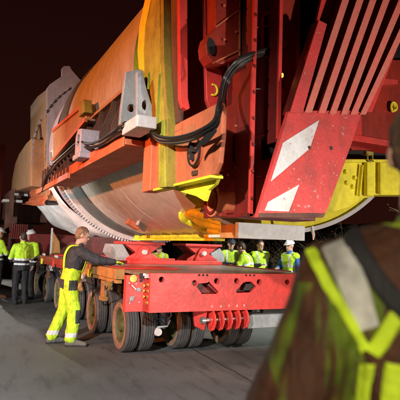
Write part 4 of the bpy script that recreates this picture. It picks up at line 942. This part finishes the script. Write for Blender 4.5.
yawA = math.radians(-98)
# worker leaning on the deck
person('bald-templed man in dark grey sweater and hi-vis bib trousers leaning on the trailer deck', (1.72, 7.83, 0), yawA, 1.80,
       dict(pel=(0,-.04,.95), wai=(.0,-.03,1.10), che=(0,.01,1.29), nek=(0,.05,1.465), hed=(.01,.11,1.635),
            sL=(-.18,.07,1.395), eL=(-.17,.33,1.29), wL=(-.10,.57,1.255), sR=(.18,.06,1.395), eR=(.22,.33,1.27), wR=(.19,.58,1.255),
            hL=(-.095,-.06,.92), hR=(.095,-.06,.92), kL=(-.12,-.10,.50), aL=(-.14,-.26,.095), tL=(-.17,-.10,.035), kR=(.11,.04,.50), aR=(.13,.0,.095), tR=(.17,.15,.035)),
       [('bib_trousers', M_BIB), ('jacket', M_DARKJ), ('straps', M_HVBRAID), ('gloves', M_GLOVE), ('shoes', M_SHOE), ('hair', M_HAIRG)], vox=.009, face=(.05,1,-.08), seed=1, hsc=1.07, bulk=.012)
# group at the left
def gp(x, y): return P(x, y, Z=0)
q_ = gp(19, 304)
person('person with bare dark head and hi-vis jacket, back turned, centre of the left group', (q_.x, q_.y, 0), math.radians(12), 1.76,
       dict(eL=(-.27,.03,1.15), wL=(-.16,.22,1.10), eR=(.27,.03,1.15), wR=(.17,.22,1.10)),
       [('trousers', M_BLACK), ('hi_vis_coat', M_VEST2), ('boots', M_BLACK), ('hair', M_HAIR)], vox=.014, seed=3, group='workers standing in vests')
q_ = gp(-1, 298)
person('worker with white helmet and hi-vis jacket cut by the left picture edge', (q_.x-.10, q_.y+.1, 0), math.radians(-70), 1.86,
       dict(eR=(.26,.10,1.16), wR=(.10,.28,1.12)), [('trousers', M_BLACK), ('hi_vis_coat', M_VEST2), ('boots', M_BROWNB), ('helmet', M_HELM)], vox=.014, seed=4, group='workers standing in vests')
q_ = gp(30, 300)
person('worker in white helmet half hidden behind the bare-headed one at left', (q_.x-.05, q_.y+.15, 0), math.radians(120), 1.82,
       dict(eR=(.26,.10,1.16), wR=(.10,.28,1.12)), [('trousers', M_BLACK), ('hi_vis_coat', M_VEST2), ('boots', M_BLACK), ('helmet', M_HELM)], vox=.014, seed=5, group='workers standing in vests')
# group at the right, beyond the trailer
def pp(x, Y, **k): return P(x, 250, Y=Y).x
person('worker in hi-vis vest and cap at the left of the right group, arms crossed', (pp(231,10.6), 10.6, 0), math.radians(160), 1.74,
       dict(eR=(.26,.06,1.15), wR=(.02,.20,1.18), eL=(-.26,.06,1.15), wL=(-.02,.22,1.16)), [('trousers', M_BLACK), ('jacket', M_DARKJ), ('vest', M_VEST), ('boots', M_BLACK), ('helmet', plain('dark_cap', (.04,.04,.05), .7))], vox=.014, seed=6, group='workers standing in vests')
person('worker in hi-vis jacket leaning forward, second from left in the right group', (pp(251,9.7), 9.7, 0), math.radians(40), 1.74,
       dict(che=(0,.08,1.27), nek=(0,.16,1.42), hed=(0,.24,1.58), sL=(-.18,.14,1.36), sR=(.18,.14,1.36), eL=(-.25,.24,1.12), wL=(-.15,.42,1.05), eR=(.25,.24,1.12), wR=(.15,.42,1.05)), [('trousers', M_BLACK), ('hi_vis_coat', M_VEST), ('boots', M_BLACK), ('hair', M_HAIR)], vox=.014, seed=7, group='workers standing in vests')
person('worker in hi-vis vest over black sleeves, third from left in the right group', (pp(260,9.9), 9.9, 0), math.radians(175), 1.74,
       dict(eR=(.28,.06,1.15), wR=(.12,.26,1.20)), [('trousers', M_BLACK), ('jacket', garment('black_jacket', (.015,.015,.018))), ('vest', M_VEST), ('boots', M_BLACK), ('hair', M_HAIR)], vox=.014, seed=8, group='workers standing in vests')
person('worker in white helmet and blue jacket under a hi-vis vest, rightmost of the right group', (pp(290,9.3), 9.3, 0), math.radians(100), 1.74,
       dict(eR=(.26,.06,1.15), wR=(.12,.28,1.15)), [('trousers', M_BLACK), ('jacket', M_BLUEJ), ('vest', M_VEST), ('boots', M_BLACK), ('helmet', M_HELM)], vox=.014, seed=9, group='workers standing in vests')
person('worker in hi-vis vest bending down behind the deck between the two red saddles', (pp(161,13.2), 13.2, 0), math.radians(150), 1.72,
       dict(che=(0,.14,1.22), nek=(0,.26,1.36), hed=(0,.38,1.47), sL=(-.18,.24,1.30), sR=(.18,.24,1.30), eL=(-.22,.36,1.08), wL=(-.10,.5,.98), eR=(.22,.36,1.08), wR=(.10,.5,.98)), [('trousers', M_BLACK), ('hi_vis_coat', M_VEST), ('boots', M_BLACK), ('hair', M_HAIR)], vox=.014, seed=10, group='workers standing in vests')

# near man, back to camera
M_NEAR = garment('near_jacket_shade_folds', (.060,.018,.005), [(('h',-.02,.47),('s',-.375,-.20),('n',.40,2),(.10,.15,.005)), ('h',-.5,-.06,(.05,.02,.008)), (('h',.50,.62),('s',-.12,.3),(.22,.32,.01))], dirt=.5)  # brown base paints the coat's shade, green streaks its lit folds
nt, NJ = person('man seen from behind in hi-vis work jacket with painted shade and lit folds, very near at right', (.972, .79, 0), math.radians(-14), 1.90,
       dict(nek=(0,.0,1.50), hed=(.035,.05,1.67), sL=(-.205,-.01,1.385), eL=(-.30,.02,1.12), wL=(-.25,.18,.93), sR=(.205,-.01,1.40), eR=(.31,.02,1.13), wR=(.25,.18,.93)),
       [('trousers', M_BLACK), ('hi_vis_coat', M_NEAR), ('boots', M_BLACK), ('hair', garment('brown_hair', (.10,.05,.025), dirt=.5))], vox=.012, seed=12, bulk=.028, face=(.7,1,0), hsc=1.0)
def backstrap(pts, wd, mat, name, off=.012):
    """a strap laid over the coat: points on the coat found by shooting inward from outside"""
    coat = [c for c in nt.children if c.name.startswith('hi_vis_coat')][0]
    from mathutils.bvhtree import BVHTree
    bt = BVHTree.FromPolygons([v.co for v in coat.data.vertices], [p.vertices[:] for p in coat.data.polygons]); org = wloc(nt)
    def hit(x, y):
        o_ = Vector((0,0,EYE))-org; d_ = (P(x, y, Y=5)-Vector((0,0,EYE))).normalized(); h_, n_, _, _ = bt.ray_cast(o_, d_)
        if h_ is None: h_, n_, _, _ = bt.find_nearest(P(x, y, Y=.55)-org)
        return h_, n_
    path = smoothpath([Vector((x, y, 0)) for x, y in pts], 6); vs = []; NK = 8
    for i, p in enumerate(path):
        d = (path[min(i+1,len(path)-1)]-path[max(i-1,0)]).normalized(); sd = Vector((-d.y, d.x, 0))
        ww = wd[0]+(wd[1]-wd[0])*i/(len(path)-1) if isinstance(wd, tuple) else wd
        for k in range(NK+1):
            u_ = p+sd*ww*(k/NK-.5); h_, n_ = hit(u_.x, u_.y); vs.append(h_+n_*off*(1 if 0 < k < NK else .35)+org)
    fs = [(i*(NK+1)+k, i*(NK+1)+k+1, (i+1)*(NK+1)+k+1, (i+1)*(NK+1)+k) for i in range(len(path)-1) for k in range(NK)]
    q_ = MB(); q_.add(vs, fs); o = q_.build(name, mat, nt, smooth=True, angle=80); return o
M_SILV = garment('reflective_tape', (.45,.44,.42), dirt=.5); M_HVN = garment('hi_vis_piping', (.55,.75,.02), dirt=.3)
backstrap([(338,244), (347,268), (358,298), (368,328)], (34, 24), M_SILV, 'reflective_brace', .010)
backstrap([(313,254), (322,272), (335,296), (350,322), (367,350)], 11, M_HVN, 'brace_piping', .016)
backstrap([(374,352), (384,338), (396,318), (408,298)], 18, M_HVN, 'brace_piping', .014)
backstrap([(362,408), (364,386), (368,362)], 17, M_HVN, 'back_panel', .014)
backstrap([(392,408), (393,386), (396,362)], 22, M_HVN, 'back_panel', .014)
backstrap([(350,238), (366,262), (384,288), (408,316)], 20, M_BLACK, 'shoulder_strap', .020)

# ------------------------------------------------------------------ bare bushes on the bank
TWIG = paint('bare_twigs', (.10,.075,.03), dirt=(.05,.03,.015), rough=.8, amount=.5, streak=False, bump=0)
LEAFM = paint('dry_leaves', (.10,.095,.025), dirt=(.05,.03,.01), rough=.7, amount=.6, streak=False, bump=0)
bx = [(9.4+1.1*(i % 2), 3.5+i*1.55, 1.5+.5*((i*7) % 3)) for i in range(13)]
adj = ['squat', 'spreading', 'tall', 'ragged', 'thin', 'dense', 'leaning', 'wide', 'straggly', 'low', 'dark', 'tangled', 'outermost']
for i, (x, y, h) in enumerate(bx):
    rr = random.Random(i+40); t = thing('bare_bush', 'bare twiggy bush on the dark bank, number hidden', 'bush', (x, y, .15), 'bare bushes along the dark bank')
    t['label'] = adj[i]+' bare bush on the dark bank, '+('nearest to the camera' if i == 0 else 'farthest from the camera' if i == 12 else ('second','third','fourth','fifth','sixth','seventh','eighth','ninth','tenth','eleventh','twelfth')[i-1]+' from the camera')
    q = MB(); lf = MB()
    for k in range(70):
        a = rr.uniform(0, 6.28); l = h*rr.uniform(.5, 1.1); o_ = Vector((x+rr.uniform(-.5,.5), y+rr.uniform(-.7,.7), .12)); ln = rr.uniform(.15,.6)
        pts = [o_]; d_ = Vector((math.cos(a)*ln, math.sin(a)*ln, 1)).normalized()
        for s_ in range(5):
            pts.append(pts[-1]+d_*l/5); d_ = (d_+Vector((rr.uniform(-.3,.3), rr.uniform(-.3,.3), rr.uniform(-.25,.1)))).normalized()
        q.tube(pts, [.010,.008,.007,.005,.004,.003], 4, caps=False)
        for s_ in range(5):
            p_ = pts[rr.randrange(2,6)]; e_ = p_+Vector((rr.uniform(-.3,.3), rr.uniform(-.3,.3), rr.uniform(-.1,.3))); q.tube([p_, (p_+e_)/2+Vector((0,0,.03)), e_], [.005,.004,.002], 3, caps=False)
            for z_ in range(2):
                c_ = e_+Vector((rr.uniform(-.08,.08), rr.uniform(-.08,.08), rr.uniform(-.08,.08))); u_ = Vector((rr.uniform(-1,1), rr.uniform(-1,1), rr.uniform(-1,1))).normalized()*.022; v_ = u_.orthogonal().normalized()*.012
                lf.add([c_-u_, c_+v_, c_+u_, c_-v_], [(0,1,2,3)])
    q.build('twigs', TWIG, t, kind=None); lf.build('foliage', LEAFM, t)
